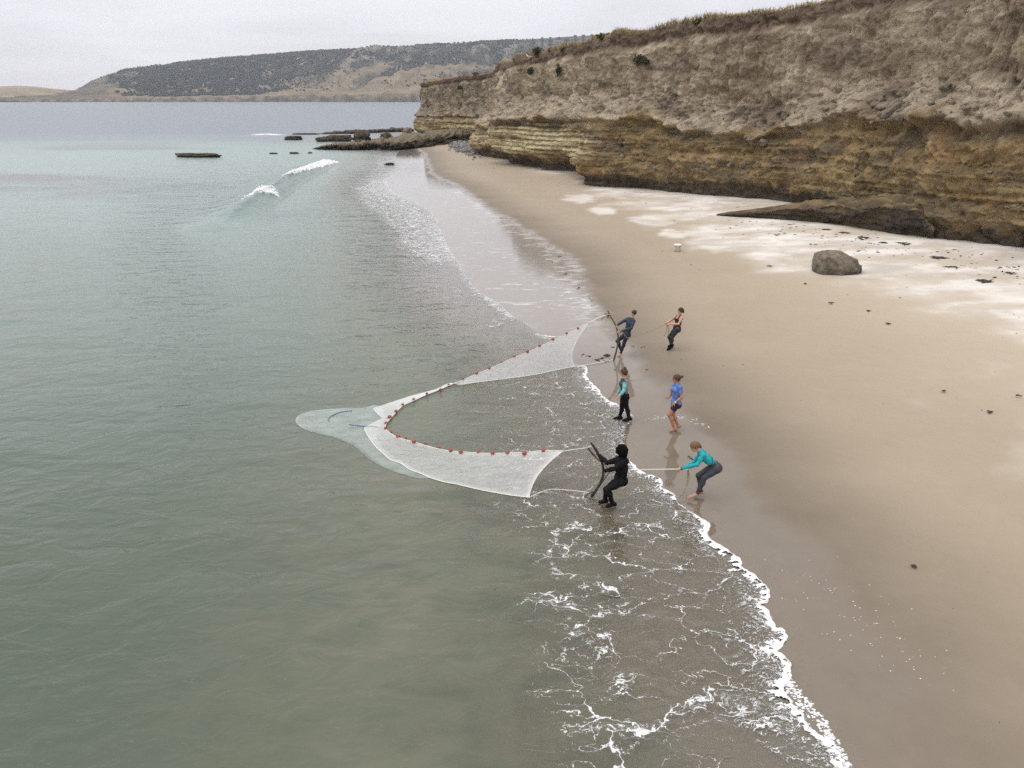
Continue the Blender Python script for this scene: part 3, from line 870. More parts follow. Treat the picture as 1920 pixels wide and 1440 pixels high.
def el_z(pxv, pyv, r):
    """height seen at photo row pyv for ground distance r"""
    a, b = (pxv - 960) / FPX, (720 - pyv) / FPX
    return CAM_H + r * (-SP + CP * b) / np.hypot(a, CP + SP * b)
zr = el_z(HP, np.interp(HP, RIDGE[:, 0], RIDGE[:, 1]), Rf)
bluff_py = np.interp(HP, [-900, 0, 150, 300, 420, 640, 800, 2800], [186, 186.5, 185, 183, 181, 177, 175, 172]) + 1.6 * fbm(HP * 0.03, 1.0, 95, 3)
zb = np.maximum(el_z(HP, bluff_py, Rn), 6)
zg = el_z(HP, np.interp(HP, GRASS_TOP[:, 0], GRASS_TOP[:, 1]), Rn + 0.30 * (Rf - Rn))
zg = np.clip(zg, zb + 3, zr)
HZ = np.where(HT < 0.012, zb * (HT / 0.012) ** 0.7, 0)
t1 = np.clip((HT - 0.012) / 0.288, 0, 1)
t2 = np.clip((HT - 0.30) / 0.70, 0, 1)
HZ = np.where(HT >= 0.012, zb + (zg - zb) * t1 ** 1.5, HZ)
HZ = np.where(HT >= 0.30, zg + (zr - zg) * (0.35 * t2 + 0.65 * np.sin(t2 * math.pi / 2)), HZ)
gully = fbm(HX * 0.004 + 0.8 * pn(HX * .002, HY * .002), HY * 0.0016, 81.0, 5, 0.55)
body_m = sstep(HT, 0.08, 0.35) * (1 - sstep(HT, 0.68, 0.95))
HZ = HZ + gully * 0.14 * zr * body_m + 3.5 * fbm(HX * 0.02, HY * 0.02, 82, 3) * sstep(HT, 0.1, 0.3)
HZ = np.where(HT > 1.0, zr * (1 - (HT - 1.0) * 0.6), HZ)
HZ = np.where(HT == 0, -4, HZ)
tan = lerpc((0.165, 0.132, 0.086), (0.235, 0.188, 0.118), sstep(fbm(HX * 0.01, HY * 0.01, 83, 3), -0.4, 0.5))
brush = lerpc((0.045, 0.046, 0.036), (0.20, 0.17, 0.135), sstep(fbm(HX * 0.018, HY * 0.008, 84, 5, 0.62) + 0.7 * gully, -0.2, 0.7))
# brush cover climbs from the grass line; spurs of grass run up between
cov = sstep(HT + 0.16 * fbm(HX * 0.006, HY * 0.003, 85, 3) - 0.04, 0.20, 0.36)
spur = np.exp(-((HP - 590 - 260 * (HT - 0.25) / 0.4) / 26) ** 2) * (1 - sstep(HT, 0.45, 0.6)) + np.exp(-((HP - 700 - 330 * (HT - 0.22) / 0.4) / 22) ** 2) * (1 - sstep(HT, 0.5, 0.65))
leftbare = 1 - sstep(HP + 40 * fbm(HT * 6, HP * 0.02, 0, 3), 170, 240)
cov = cov * (1 - np.clip(spur * 1.2, 0, 0.92)) * (1 - 0.9 * leftbare)
bare = lerpc((0.092, 0.076, 0.058), (0.15, 0.122, 0.088), sstep(fbm(HX * 0.01, HY * 0.01, 86, 3), -0.4, 0.4))
hc = lerpc(lerpc(tan, bare, leftbare), brush, cov)
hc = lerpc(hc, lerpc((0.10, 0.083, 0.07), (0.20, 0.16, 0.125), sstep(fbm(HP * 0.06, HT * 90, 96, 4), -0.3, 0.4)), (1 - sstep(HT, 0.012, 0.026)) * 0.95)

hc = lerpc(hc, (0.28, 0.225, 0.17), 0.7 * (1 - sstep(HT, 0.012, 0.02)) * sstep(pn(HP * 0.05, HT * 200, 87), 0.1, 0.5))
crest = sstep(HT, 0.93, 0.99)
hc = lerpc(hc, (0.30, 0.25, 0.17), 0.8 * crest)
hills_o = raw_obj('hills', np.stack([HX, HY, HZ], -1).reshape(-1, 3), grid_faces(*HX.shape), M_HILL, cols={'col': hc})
tag(hills_o, kind='structure')

# a lower, farther headland on the left
fp = np.linspace(-700, 260, 160)
ft = np.linspace(0, 1, 24)
FP, FT = np.meshgrid(fp, ft, indexing='ij')
fr_ = 3900 + 900 * FT
faz = (FP - 960) / FPX * CP
FX, FY = fr_ * faz / np.sqrt(1 + faz ** 2), fr_ / np.sqrt(1 + faz ** 2)
fz = el_z(FP, np.interp(FP, [-700, -300, -60, 0, 30, 70, 100, 140, 180, 260], [172, 168, 164, 162.5, 161, 162.5, 166, 169.5, 173, 184]), 4800)
FZ = np.maximum(fz, 2) * np.sin(np.clip(FT, 0, 1) * math.pi / 2) ** 0.8 + 5 * fbm(FX * .006, FY * .006, 88, 3) * FT * (1 - FT) * 2
FZ = np.where(FT == 0, -5, FZ)
fc = lerpc((0.23, 0.18, 0.11), (0.33, 0.26, 0.165), sstep(fbm(FX * 0.004, FY * 0.006, 89, 4), -0.4, 0.5))
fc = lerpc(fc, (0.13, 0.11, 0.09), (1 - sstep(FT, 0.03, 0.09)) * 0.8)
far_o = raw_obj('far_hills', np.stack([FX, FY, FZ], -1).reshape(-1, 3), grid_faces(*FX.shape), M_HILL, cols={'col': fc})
tag(far_o, kind='structure')

# woodland on the hill: crowns on stems, too far away to count
M_WOOD = simple_mat('far_foliage', (0.038, 0.044, 0.036), 1.0, 0.5, 0.03, 0.1)
wood_p = sstep(HP + 45 * fbm(HP * 0.03, HT * 7, 99, 3), 205, 285) * (1 - 0.93 * sstep(HP + 40 * pn(HT * 4, 1.1), 480, 580)) * (1 - spur)
wood_p = wood_p * sstep(HT + 0.05 * pn(HP * 0.06, 2.2), 0.13 + 0.0 * HP, 0.20)
wood_p = wood_p * np.where(HT > 0.97, 0.25, 1.0) * sstep(gully + 0.35, -0.3, 0.2)
wood_p = np.maximum(wood_p, 0.45 * sstep(HP, 480, 560) * sstep(HT, 0.75, 0.85) * (1 - sstep(HP, 700, 760)))
wood_p = np.maximum(wood_p, 0.55 * sstep(fbm(HX * 0.008, HY * 0.004, 93, 4) - 0.5 * gully, -0.05, 0.35) * sstep(HP, 460, 540) * sstep(HT, 0.26, 0.38) * (1 - np.clip(spur * 1.3, 0, 1)))
wood_p = np.where((HT > 1) | (HP > 1250) | (HP < 150), 0, wood_p)
cell = np.abs(np.gradient(HX, axis=0)) * np.abs(np.gradient(HR, axis=1)) * np.where(HT > 0.03, 1, 0)
pr = (wood_p * cell).ravel(); pr /= pr.sum()
ntree = 15000
pick = rng.choice(pr.size, ntree, p=pr)
iv, ifc = ICO[1]
tv = np.stack([HX, HY, HZ], -1).reshape(-1, 3)[pick]
tv[:, 0] += rng.uniform(-6, 6, ntree); tv[:, 1] += rng.uniform(-6, 6, ntree)
sc = rng.uniform(2.2, 5.2, ntree) * np.where(tv[:, 0] > -900, 0.8, 1.0)
VV = iv[None] * (1 + 0.25 * rng.normal(size=(ntree, len(iv), 1))) * sc[:, None, None] * np.array([1.15, 1.15, 0.95]) + (tv + np.c_[0 * sc, 0 * sc, sc * 0.7])[:, None]
FFc = ifc[None] + (np.arange(ntree) * len(iv))[:, None, None]
tag(raw_obj('woodland', VV.reshape(-1, 3), FFc.reshape(-1, 3), M_WOOD, smooth=False), 'dark low woodland covering the far hillside across the bay', kind='stuff')

# ------------------------------------------------------------------ haze over the bay
hz_m, hn, ho = new_mat('haze_air')
hv = hn.n('ShaderNodeVolumePrincipled', {'Color': (0.84, 0.90, 1.0), 'Density': 0.00008, 'Anisotropy': 0.1})
hn.t.links.new(hv.outputs[0], ho.inputs['Volume'])
bx = 5600.0
hv_ = np.array([(x, y, z) for x in (-bx, bx) for y in (-1500, bx) for z in (-14.0, 520.0)])
hf_ = np.array([(0, 1, 3, 2), (4, 6, 7, 5), (0, 4, 5, 1), (2, 3, 7, 6), (0, 2, 6, 4), (1, 5, 7, 3)])
tag(raw_obj('haze', hv_, hf_, hz_m, smooth=False), kind='stuff')

# ------------------------------------------------------------------ breaking wave
def wave():
    pts_px = [(395, 436), (430, 412), (462, 392), (488, 376), (512, 362), (540, 343), (575, 326), (606, 310), (622, 304)]
    hgt = [0.03, 0.45, 0.80, 1.0, 0.98, 0.95, 0.85, 0.55, 0.03]
    L = np.array([at_z(*p) for p in pts_px])
    n = 260
    c = smooth_path(np.c_[L[:, :2], hgt], n)
    Tn = np.gradient(c[:, :2], axis=0); Tn /= np.linalg.norm(Tn, axis=1)[:, None]
    sh = np.stack([Tn[:, 1], -Tn[:, 0]], 1)             # towards the shore
    v = np.linspace(-1, 1, 60)                           # across: back (-) to front (+)
    U, Vv = np.meshgrid(np.linspace(0, 1, n), v, indexing='ij')
    h = c[:, 2][:, None]
    dx = np.where(Vv < 0, Vv * 5.5, Vv * 2.2)
    shape = np.where(Vv < 0, (1 - np.abs(Vv)) ** 1.7, np.cos(np.clip(Vv, 0, 1) * math.pi / 2) ** 1.5)
    shape = shape * (1 - 0.12 * np.exp(-((Vv - 0.3) / .2) ** 2))
    arcw = U * np.hypot(*(L[-1, :2] - L[0, :2]))
    z = h * shape + 0.05 * pn(arcw * 1.2, Vv * 4) * shape - 0.06 * (1 - sstep(h * shape, 0.0, 0.10))
    lean = 0.25 * h * shape
    XYw = c[:, None, :2] + sh[:, None, :] * (dx + lean)[..., None]
    fmask = np.zeros_like(U)
    wU = np.interp(U, [0, .33, .38, .43, .47, .57, .66, .8, .93, .975, 1], [0, .0, .75, .5, .05, .0, .2, .55, .8, .35, 0]) + 0.16 * fbm(arcw * 1.4, Vv * 3, 7.0, 3)
    band = sstep(Vv, -0.22, -0.02) * (1 - sstep(Vv, wU - 0.12, wU + 0.08))
    segm = np.clip(sstep(U, 0.60, 0.66) * (1 - sstep(U, 0.95, 0.99)) + np.exp(-((U - 0.38) / 0.035) ** 2) * 1.3, 0, 1.2)
    cap = 0.95 * np.exp(-((Vv + 0.05) / 0.10) ** 2) * sstep(U, 0.3, 0.4) * (1 - sstep(U, .9, 1))
    fmask = np.maximum(band * segm * 1.6, cap * (0.6 + 0.8 * pn(arcw * 1.1, 3.3)))
    fz = 0.22 * np.clip(fmask, 0, 1) * (0.5 + fbm(arcw * 1.0, Vv * 5, 2.0, 4)) * shape
    z = z + WATER_Z + fz
    P = np.concatenate([XYw, z[..., None]], -1)
    one = np.ones(U.size)
    zn = 22 * fbm(P[..., 0] * 0.012, P[..., 1] * 0.02, 5.5, 3)
    tl = 0.42 + 0.58 * sstep(P[..., 1] + zn * 0.5 - 0.25 * P[..., 0], 26, 95)
    face = np.clip(shape, 0, 1) * sstep(h, 0.2, 0.6)
    o = raw_obj('breaking_wave', P.reshape(-1, 3), grid_faces(n, 60)[:, ::-1], M_WATER,
                attrs=dict(sE=sdist(P[..., 0], P[..., 1], E)[0].ravel(), murk=0.97 * one, foam=fmask.ravel(), teal=tl.ravel(), face=(face * sstep(Vv, -0.25, 0.1) * (1 - 0.7 * sstep(Vv, 0.45, 0.9))).ravel(), deep=0 * one, weed=0 * one, plume=0 * one))
    tag(o, kind='structure')
    # thrown foam: heaped white lumps along the broken crest
    V_, F_ = ICO[2]
    k = 1300
    uu = np.where(rng.random(k) < 0.72, rng.uniform(0.62, 0.96, k), rng.normal(0.38, 0.035, k))
    vv = -0.12 + (np.interp(uu, [0, .33, .38, .43, .47, .57, .66, .8, .93, .975, 1], [0, .0, .75, .5, .05, .0, .2, .55, .8, .35, 0]) + 0.1) * rng.random(k)
    iu = np.clip((uu * (n - 1)).astype(int), 0, n - 1); ivv = np.clip(((vv + 1) / 2 * 59).astype(int), 0, 59)
    base = P[iu, ivv]
    r = rng.uniform(0.02, 0.085, k)
    jit = 1 + 0.3 * pn(V_[None, :, 0] * 2 + rng.uniform(0, 50, (k, 1)), V_[None, :, 1] * 2, V_[None, :, 2] * 2)
    VV = V_[None] * jit[..., None] * r[:, None, None] * np.array([1.3, 1.0, 0.75]) + base[:, None]
    FF = F_[None] + (np.arange(k) * len(V_))[:, None, None]
    tag(raw_obj('wave_foam', VV.reshape(-1, 3), FF.reshape(-1, 3), M_FOAM), 'white foam tumbling along the crest of the one breaking wave', kind='stuff')


M_FOAM = simple_mat('foam_white', (0.82, 0.82, 0.81), 0.7, 0.05, 20, 0.3, 0.6)
wave()

# ------------------------------------------------------------------ foam rim at the edge of the swash
def foam_rim(name, px_pts, w0, seed, dens=1.0, strip=0.09):
    L = np.array([at_z(*p)[:2] for p in px_pts])
    ln = np.hypot(*np.diff(L, axis=0).T).sum()
    n = int(ln / 0.018)
    c = smooth_path(L, n)
    a = np.linspace(0, ln, n)
    Tn = np.gradient(c, axis=0); Tn /= np.linalg.norm(Tn, axis=1)[:, None] + 1e-9
    nr_ = np.stack([Tn[:, 1], -Tn[:, 0]], 1)
    w = w0 * (0.55 + 0.75 * np.clip(0.5 + fbm(a * 0.55, seed, 0, 4), 0, 1.6)) * sstep(a, 0, 0.5) * sstep(ln - a, 0, 0.5)
    m = 15
    v = np.linspace(-1, 1, m)
    A, V = np.meshgrid(a, v, indexing='ij')
    side = V * w[:, None] * np.where(V < 0, 1.7, 0.55)
    side = side + 0.05 * fbm(A * 5, V * 1.5, seed + 1, 3) * (1 + (V < 0) * (-V))
    xy = c[:, None] + nr_[:, None] * side[..., None]
    prof = np.where(V < 0, (1 - np.abs(V)) ** 0.8, np.sqrt(np.clip(1 - V ** 2, 0, 1)))
    z = 0.32 * w[:, None] * prof * (0.75 + 0.5 * fbm(xy[..., 0] * 9, xy[..., 1] * 9, seed, 3))
    s_, _ = sdist(xy[..., 0], xy[..., 1], E)
    z = z + np.maximum(WATER_Z, ground_from_s(s_)) - 0.006
    # break the rim up on its seaward side so that it frays into lace
    F_ = grid_faces(n, m)[:, ::-1]
    fray = fbm(xy[..., 0] * 5.5, xy[..., 1] * 9.0, seed + 3, 4) + 0.55 * (V + 0.35) * 1.2
    keepv = ((fray > -0.22) | (V > 0.0)) & (w[:, None] > 0.02 * w0)
    F_ = F_[keepv.ravel()[F_].all(1)]
    return np.concatenate([xy, z[..., None]], -1).reshape(-1, 3), F_


rimA = foam_rim('a', E_PX[2:31], 0.115, 1.0)
rimA2 = foam_rim('a', E_PX[30:40], 0.07, 11.0)
rimB = foam_rim('b', [(1187, 782), (1160, 762), (1142, 754), (1129, 744), (1117, 729), (1107, 719), (1097, 704), (1099, 689), (1082, 686)], 0.075, 5.0)
rimC = foam_rim('c', [(1010, 628), (1030, 631), (1052, 632)], 0.05, 6.0)
rimD = foam_rim('d', [(1178, 865), (1168, 848), (1165, 830)], 0.05, 7.0)
rimE = foam_rim('e', [(1185, 1190 - 100), (1250, 1100)], 0.01, 8.0)
Vs, Fs, off_ = [], [], 0
for Vr, Fr in (rimA, rimA2, rimB, rimC, rimD):
    Vs.append(Vr); Fs.append(Fr + off_); off_ += len(Vr)
tag(raw_obj('foam_edge', np.concatenate(Vs), np.concatenate(Fs), M_FOAM), 'white foam rim along the leading edge of the swash', kind='stuff')

# spent bubbles left on the wet sand
bub = []
for _ in range(900):
    t = rng.random()
    ppx, ppy = 1490 + t * 260 + rng.normal(0, 34), 1065 + t * 200 + rng.normal(0, 30)
    if rng.random() < 0.72 and pn(ppx * 0.05, ppy * 0.08) < 0.12:
        continue
    p = on_ground(ppx, ppy) if len(bub) < 110 else None
    if p is None: break
    bub.append((p, rng.uniform(0.004, 0.013)))
for _ in range(70):
    t = rng.random()
    p = on_ground(1330 * (1 - t) + t * 1215 + rng.normal(0, 6), np.interp(t, [0, .3, .6, 1], [802, 785, 781, 786]) + rng.normal(0, 2.0))
    bub.append((p, rng.uniform(0.008, 0.022)))
for _ in range(420):
    # fringe of a spent swash at the lower right
    t = rng.random()
    ppx, ppy = np.interp(t, [0, .25, .5, .75, 1], [1478, 1512, 1548, 1575, 1600]), np.interp(t, [0, .25, .5, .75, 1], [1268, 1310, 1352, 1395, 1445])
    bub.append((on_ground(ppx - abs(rng.normal(0, 16)), ppy + rng.normal(0, 4)), rng.uniform(0.008, 0.026)))
V_, F_ = ICO[1]
VV = np.concatenate([V_ * np.array([r * rng.uniform(0.8, 1.8), r, r * 0.3]) + p + (0, 0, 0.003) for p, r in bub])
FF = np.concatenate([F_ + i * len(V_) for i in range(len(bub))])
tag(raw_obj('foam_flecks', VV, FF, M_FOAM), 'scattered white foam flecks left on the wet sand', kind='stuff')

# ------------------------------------------------------------------ rocks
def rock_mesh(name, dims, seed, sub=4, amp=0.28, col=(0.13, 0.11, 0.085), col2=(0.24, 0.205, 0.16), dark_foot=0.5, freq=1.3, boxy=0.0, flat_top=0.0):
    V, F = ICO[sub]
    V = V.copy()
    if boxy:
        q = np.abs(V).max(1, keepdims=True)
        V = V * (1 - boxy) + (V / q) * boxy * 0.85
    n = fbm(V[:, 0] * freq + seed * 3.7, V[:, 1] * freq + seed, V[:, 2] * freq, 5, 0.55)
    n2 = np.abs(pn(V[:, 0] * 2.6 + seed, V[:, 1] * 2.6, V[:, 2] * 2.6 + seed)) - 0.25
    V = V * (1 + amp * n + amp * 0.5 * n2)[:, None]
    V = V * np.asarray(dims)
    if flat_top:
        zt = dims[2] * flat_top
        V[:, 2] = np.where(V[:, 2] > zt, zt + (V[:, 2] - zt) * 0.2, V[:, 2])
    zz = V[:, 2] / dims[2]
    c = lerpc(col, col2, sstep(n + 0.4 * n2, -0.4, 0.5))
    c = lerpc(c, np.asarray(col) * 0.45, dark_foot * (1 - sstep(zz + 0.15 * n, -0.1, 0.45)))
    return raw_mesh(name, V, F, M_ROCK, cols={'col': c})


def rock(name, px, py, wpx, hpx, seed, label, group=None, depth_ratio=0.8, z=0.0, sink=0.35, rot=None, **kw):
    """rock standing where the photo shows it: px,py middle of its foot, width and height in photo pixels"""
    p = at_z(px, py, z)
    f = project(p)[2]
    w, h = wpx * f / FPX / 2, hpx * f / FPX
    p = p + np.array([0, w * depth_ratio * 0.8, 0])
    me = rock_mesh(name, (w, w * depth_ratio, h / (1.0 + (1 - 2 * sink)) * 1.0), seed, **kw)
    o = link(bpy.data.objects.new(name, me))
    o.location = (p[0], p[1], z + h / (1.0 + (1 - 2 * sink)) * (1 - 2 * sink))
    o.rotation_euler = (0, 0, (seed * 1.3) % 0.6 - 0.3 if rot is None else rot)
    return tag(o, label, 'rock', group)


gR = 'rocks in the water off the headland'
weedy = dict(col=(0.050, 0.043, 0.030), col2=(0.115, 0.092, 0.058), dark_foot=0.8, boxy=0.18, flat_top=0.85, amp=0.38, freq=1.8)
rock('sea_rock', 370, 295.5, 80, 8.5, 1.1, 'long flat dark rock awash alone in the open water left of the breaking wave', gR, 0.30, sub=4, **weedy)
rock('sea_rock', 548, 262.5, 34, 8, 2.2, 'low brown rock farthest left of the boulders off the headland', gR, 0.5, **weedy)
rock('sea_rock', 603, 266, 25, 9, 3.3, 'small dark boulder at the seaward end of the long brown rock', gR, 0.6, **weedy)
rock('sea_rock', 632, 265.5, 54, 12.5, 4.4, 'long rounded brown rock in the row of boulders off the headland', gR, 0.45, **weedy)
rock('sea_rock', 677, 264.5, 32, 17, 5.5, 'tallest wedge shaped dark boulder in the row off the headland', gR, 0.7, **dict(weedy, boxy=0.2, flat_top=0))
rock('sea_rock', 672, 270, 22, 8, 5.9, 'small dark rock in front of the tallest boulder off the headland', gR, 0.7, **weedy)
rock('sea_rock', 706, 266, 16, 6, 6.2, 'smallest dark rock between the two tall boulders off the headland', gR, 0.7, **weedy)
rock('sea_rock', 723, 264, 25, 14, 6.6, 'craggy dark boulder standing on the landward end of the row of rocks', gR, 0.7, **dict(weedy, boxy=0.1, flat_top=0))
rock('sea_rock', 512, 288.8, 15, 2.6, 7.7, 'leftmost of the small rocks just breaking the surface behind the wave', gR, 0.5, **weedy)
rock('sea_rock', 551, 288.5, 18, 3.4, 8.8, 'middle and largest of the small rocks just breaking the surface behind the wave', gR, 0.5, **weedy)
rock('sea_rock', 581, 287.5, 8, 2.6, 9.9, 'rightmost of the small rocks just breaking the surface behind the wave', gR, 0.5, **weedy)
rock('sea_rock', 730, 309, 17, 4.0, 10.1, 'small dark rock alone in the shallows below the tip of the shelf', gR, 0.5, **weedy)
rock('sea_rock', 572, 252.5, 52, 2.6, 11.3, 'thin ragged reef awash beside the streak of white water', gR, 0.5, **weedy)
gF = 'boulders at the foot of the headland'
bld = dict(col=(0.12, 0.10, 0.075), col2=(0.23, 0.19, 0.14), dark_foot=0.5, boxy=0.25)
for i, (a, b, w, h, lab) in enumerate(((765, 254, 20, 13, 'dark boulder tucked under the very tip of the headland'), (784, 259, 15, 10, 'grey boulder second from the headland tip'),
                                     (800, 256, 13, 11, 'upright brown boulder in the pile below the headland'), (777, 266, 22, 8, 'flat grey boulder lowest in the pile below the headland'),
                                     (812, 262, 18, 9, 'rounded tan boulder in the middle of the pile below the headland'), (831, 263, 16, 7, 'small tan boulder at the landward end of the pile below the headland'),
                                     (749, 265, 16, 7, 'broad dark boulder on the seaward edge of the pile below the headland'), (795, 268, 15, 7, 'brown boulder sitting on top of the dark shelf'))):
    rock('boulder', a, b, w, h, 20.3 + i * 1.7, lab, gF, 0.7, z=0.3, **bld)


def loaf(name, spine_px, z0, widths, heights, seed, mat_cols, nose=(0.3, 0.3), n=150, m=60, lead=0.25, z_of=None, freq=1.0, face=None):
    """a long low rock body following a line on the ground"""
    L = np.array([at_z(p[0], p[1], z0) for p in spine_px])
    c = smooth_path(np.c_[L[:, :2], widths, heights], n)
    Tn = np.gradient(c[:, :2], axis=0); Tn /= np.linalg.norm(Tn, axis=1)[:, None]
    nr_ = np.stack([-Tn[:, 1], Tn[:, 0]], 1)
    ph = np.linspace(0, math.pi, m)
    U, PH = np.meshgrid(np.linspace(0, 1, n), ph, indexing='ij')
    a = U * np.hypot(*np.diff(c[:, :2], axis=0).T).sum()
    x = np.cos(PH); y = np.sin(PH)
    x = np.sign(x) * np.abs(x) ** 0.75; y = y ** 0.55
    nn = fbm(a * 0.5 * freq, x * 1.5 + seed, y * 1.5, 5, 0.55)
    n2 = fbm(a * 1.7 * freq, x * 4 + seed, y * 3, 4, 0.6)
    rr = 1 + 0.30 * nn + 0.20 * n2
    w, h = c[:, 2][:, None], c[:, 3][:, None]
    side = x * w * rr
    z = y * h * (1 + 0.42 * nn + 0.26 * n2)
    xy = c[:, None, :2] + nr_[:, None] * side[..., None]
    P = np.concatenate([xy, (z0 - 0.15 + z)[..., None]], -1)
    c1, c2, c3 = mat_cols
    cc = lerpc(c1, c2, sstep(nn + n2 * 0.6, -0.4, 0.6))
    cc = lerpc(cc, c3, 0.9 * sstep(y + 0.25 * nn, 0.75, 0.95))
    return P, cc, grid_faces(n, m)


P_, C_, F_ = loaf('shelf', [(588, 279), (625, 279), (680, 279), (740, 277.5), (800, 271), (850, 264.5), (890, 260)], 0.0, [1.2, 3.6, 4.4, 4.8, 5.2, 4.5, 3.0], [0.25, 0.95, 1.25, 1.6, 1.9, 2.0, 1.2], 3.0,
                  ((0.040, 0.034, 0.026), (0.085, 0.070, 0.048), (0.20, 0.165, 0.115)), n=300, m=70)
tag(raw_obj('rock_shelf', P_.reshape(-1, 3), F_, M_ROCK, cols={'col': C_}), 'long dark wave cut rock shelf running from the headland into the sea', 'rock shelf')
P_, C_, F_ = loaf('reef', [(603, 251.3), (640, 250.3), (700, 248.2), (765, 246)], 0.0, [1.5, 3.0, 3.0, 3.0], [0.3, 0.75, 0.8, 0.9], 5.0, ((0.05, 0.043, 0.034), (0.10, 0.083, 0.06), (0.10, 0.083, 0.06)), n=200, m=30)
tag(raw_obj('reef', P_.reshape(-1, 3), F_, M_ROCK, cols={'col': C_}), 'thin straight dark reef lying flat behind the row of sea boulders', 'reef')

# the tongue of sandstone that runs out from the foot of the cliff
def tongue():
    fr_px = [(1343, 404.5), (1375, 407), (1420, 410), (1480, 413.5), (1540, 420), (1600, 429.5), (1660, 438), (1705, 444), (1748, 449)]
    hs = [0.10, 0.28, 0.50, 0.85, 1.15, 1.45, 1.75, 1.8, 0.5]
    base = np.array([on_ground(*p) for p in fr_px])
    cx = np.array([np.interp(np.linspace(0, 1, len(fr_px)), np.linspace(0, 1, len(fr_px)), h) for h in [hs]])[0]
    n, m = 260, 70
    c = smooth_path(np.c_[base, cx], n)
    w = np.interp(np.linspace(0, 1, n), [0, 0.05, 0.2, 0.5, 1.0], [0.25, 1.0, 1.8, 2.6, 3.2])
    t = np.linspace(0, 1, m)
    U, Tt = np.meshgrid(np.linspace(0, 1, n), t, indexing='ij')
    ax = np.cumsum(np.r_[0, np.hypot(*np.diff(c[:, :2], axis=0).T)])[:, None] + 0 * Tt
    h = c[:, 3][:, None]
    # profile: foot (cut under) -> brow -> top slopes back to the cliff -> down behind
    py_ = np.interp(Tt, [0, 0.22, 0.42, 0.5, 0.9, 1.0], [-0.35, 0.35, 0.86, 1.0, 1.30, -0.5]) * h
    od = np.interp(Tt, [0, 0.12, 0.3, 0.42, 0.5, 0.9, 1.0], [0.55, 0.42, 0.12, 0.0, 0.12, 1.0, 1.0])
    od_m = np.where(Tt < 0.5, od * np.minimum(h, 1.5) * 1.0, 0.12 * np.minimum(h, 1.5) + (od - 0.12) / 0.88 * w[:, None])
    nn = fbm(ax * 0.4, Tt * 4, 101.0, 5)
    n2 = fbm(ax * 1.5, Tt * 9, 102.0, 4)
    layer = pn(ax * 0.05, (py_ + c[:, 2][:, None] * 0) * 4.5, 103.0)
    inl = np.array([0.62, 0.78])
    st = (py_ * 2.6 + 0.3 * nn) % 1.0
    od_m = od_m + (0.34 * nn + 0.16 * n2 - 0.16 * layer + 0.16 * (st - 0.5)) * np.minimum(h, 1) * (Tt < 0.97)
    py_ = py_ + (0.20 * nn + 0.11 * n2 + 0.10 * layer) * np.minimum(h, 1)
    P = np.concatenate([c[:, None, :2] + inl * od_m[..., None], (c[:, 2][:, None] + py_)[..., None]], -1)
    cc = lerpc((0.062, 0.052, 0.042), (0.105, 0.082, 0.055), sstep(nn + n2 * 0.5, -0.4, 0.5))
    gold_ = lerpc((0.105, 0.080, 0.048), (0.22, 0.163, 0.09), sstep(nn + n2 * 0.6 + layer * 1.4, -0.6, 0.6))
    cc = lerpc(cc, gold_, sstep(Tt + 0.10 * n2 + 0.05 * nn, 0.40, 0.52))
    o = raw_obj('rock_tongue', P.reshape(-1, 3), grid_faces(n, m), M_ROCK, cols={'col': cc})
    tag(o, 'long tapering sandstone tongue running out on the sand from the cliff foot', 'rock ledge')


tongue()

# the lone boulder on the dry sand
def lone_boulder():
    p = on_ground(1577, 515)
    f = project(p)[2]
    sc = f / FPX
    V, F = ICO[5]
    V = V.copy()
    W, Dp, Hh = 43 * sc, 36 * sc, 40 * sc
    ang = np.arctan2(V[:, 1], V[:, 0])
    x, y, z = V.T
    n = fbm(x * 1.1 + 4, y * 1.1, z * 1.1, 5, 0.5)
    n2 = fbm(x * 5, y * 5, z * 5 + 3, 4, 0.6)
    q = np.abs(V).max(1)
    V = (V * 0.62 + (V / q[:, None]) * 0.38 * 0.9)
    V *= (1 + 0.10 * n + 0.03 * n2)[:, None]
    X = V[:, 0] * W; Y = V[:, 1] * Dp; Z = V[:, 2] * Hh
    # higher shoulder on the left, falling to the right, a toe at the right foot
    Z = np.where(Z > 0, Z * (1 - 0.22 * sstep(V[:, 0], -0.35, 0.75) - 0.25 * sstep(-V[:, 0], 0.55, 0.95)), Z)
    X = X + np.where((V[:, 0] > 0.6) & (V[:, 2] < 0.25), 7 * sc * (1 - np.abs(V[:, 1])), 0)
    X = X - 6 * sc * sstep(V[:, 2], 0.2, 0.9) * 0.8
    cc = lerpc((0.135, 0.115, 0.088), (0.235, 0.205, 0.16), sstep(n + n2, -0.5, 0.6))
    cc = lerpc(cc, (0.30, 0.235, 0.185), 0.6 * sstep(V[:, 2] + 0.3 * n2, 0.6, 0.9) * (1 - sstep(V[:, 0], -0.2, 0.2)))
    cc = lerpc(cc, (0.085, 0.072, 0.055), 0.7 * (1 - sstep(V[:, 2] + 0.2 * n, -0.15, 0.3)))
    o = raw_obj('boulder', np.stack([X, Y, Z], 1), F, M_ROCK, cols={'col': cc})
    o.location = (p[0], p[1] + Dp * 0.7, p[2] + 0.12 * Hh)
    tag(o, 'big lone grey brown boulder sitting on the pale dry sand', 'boulder')


lone_boulder()

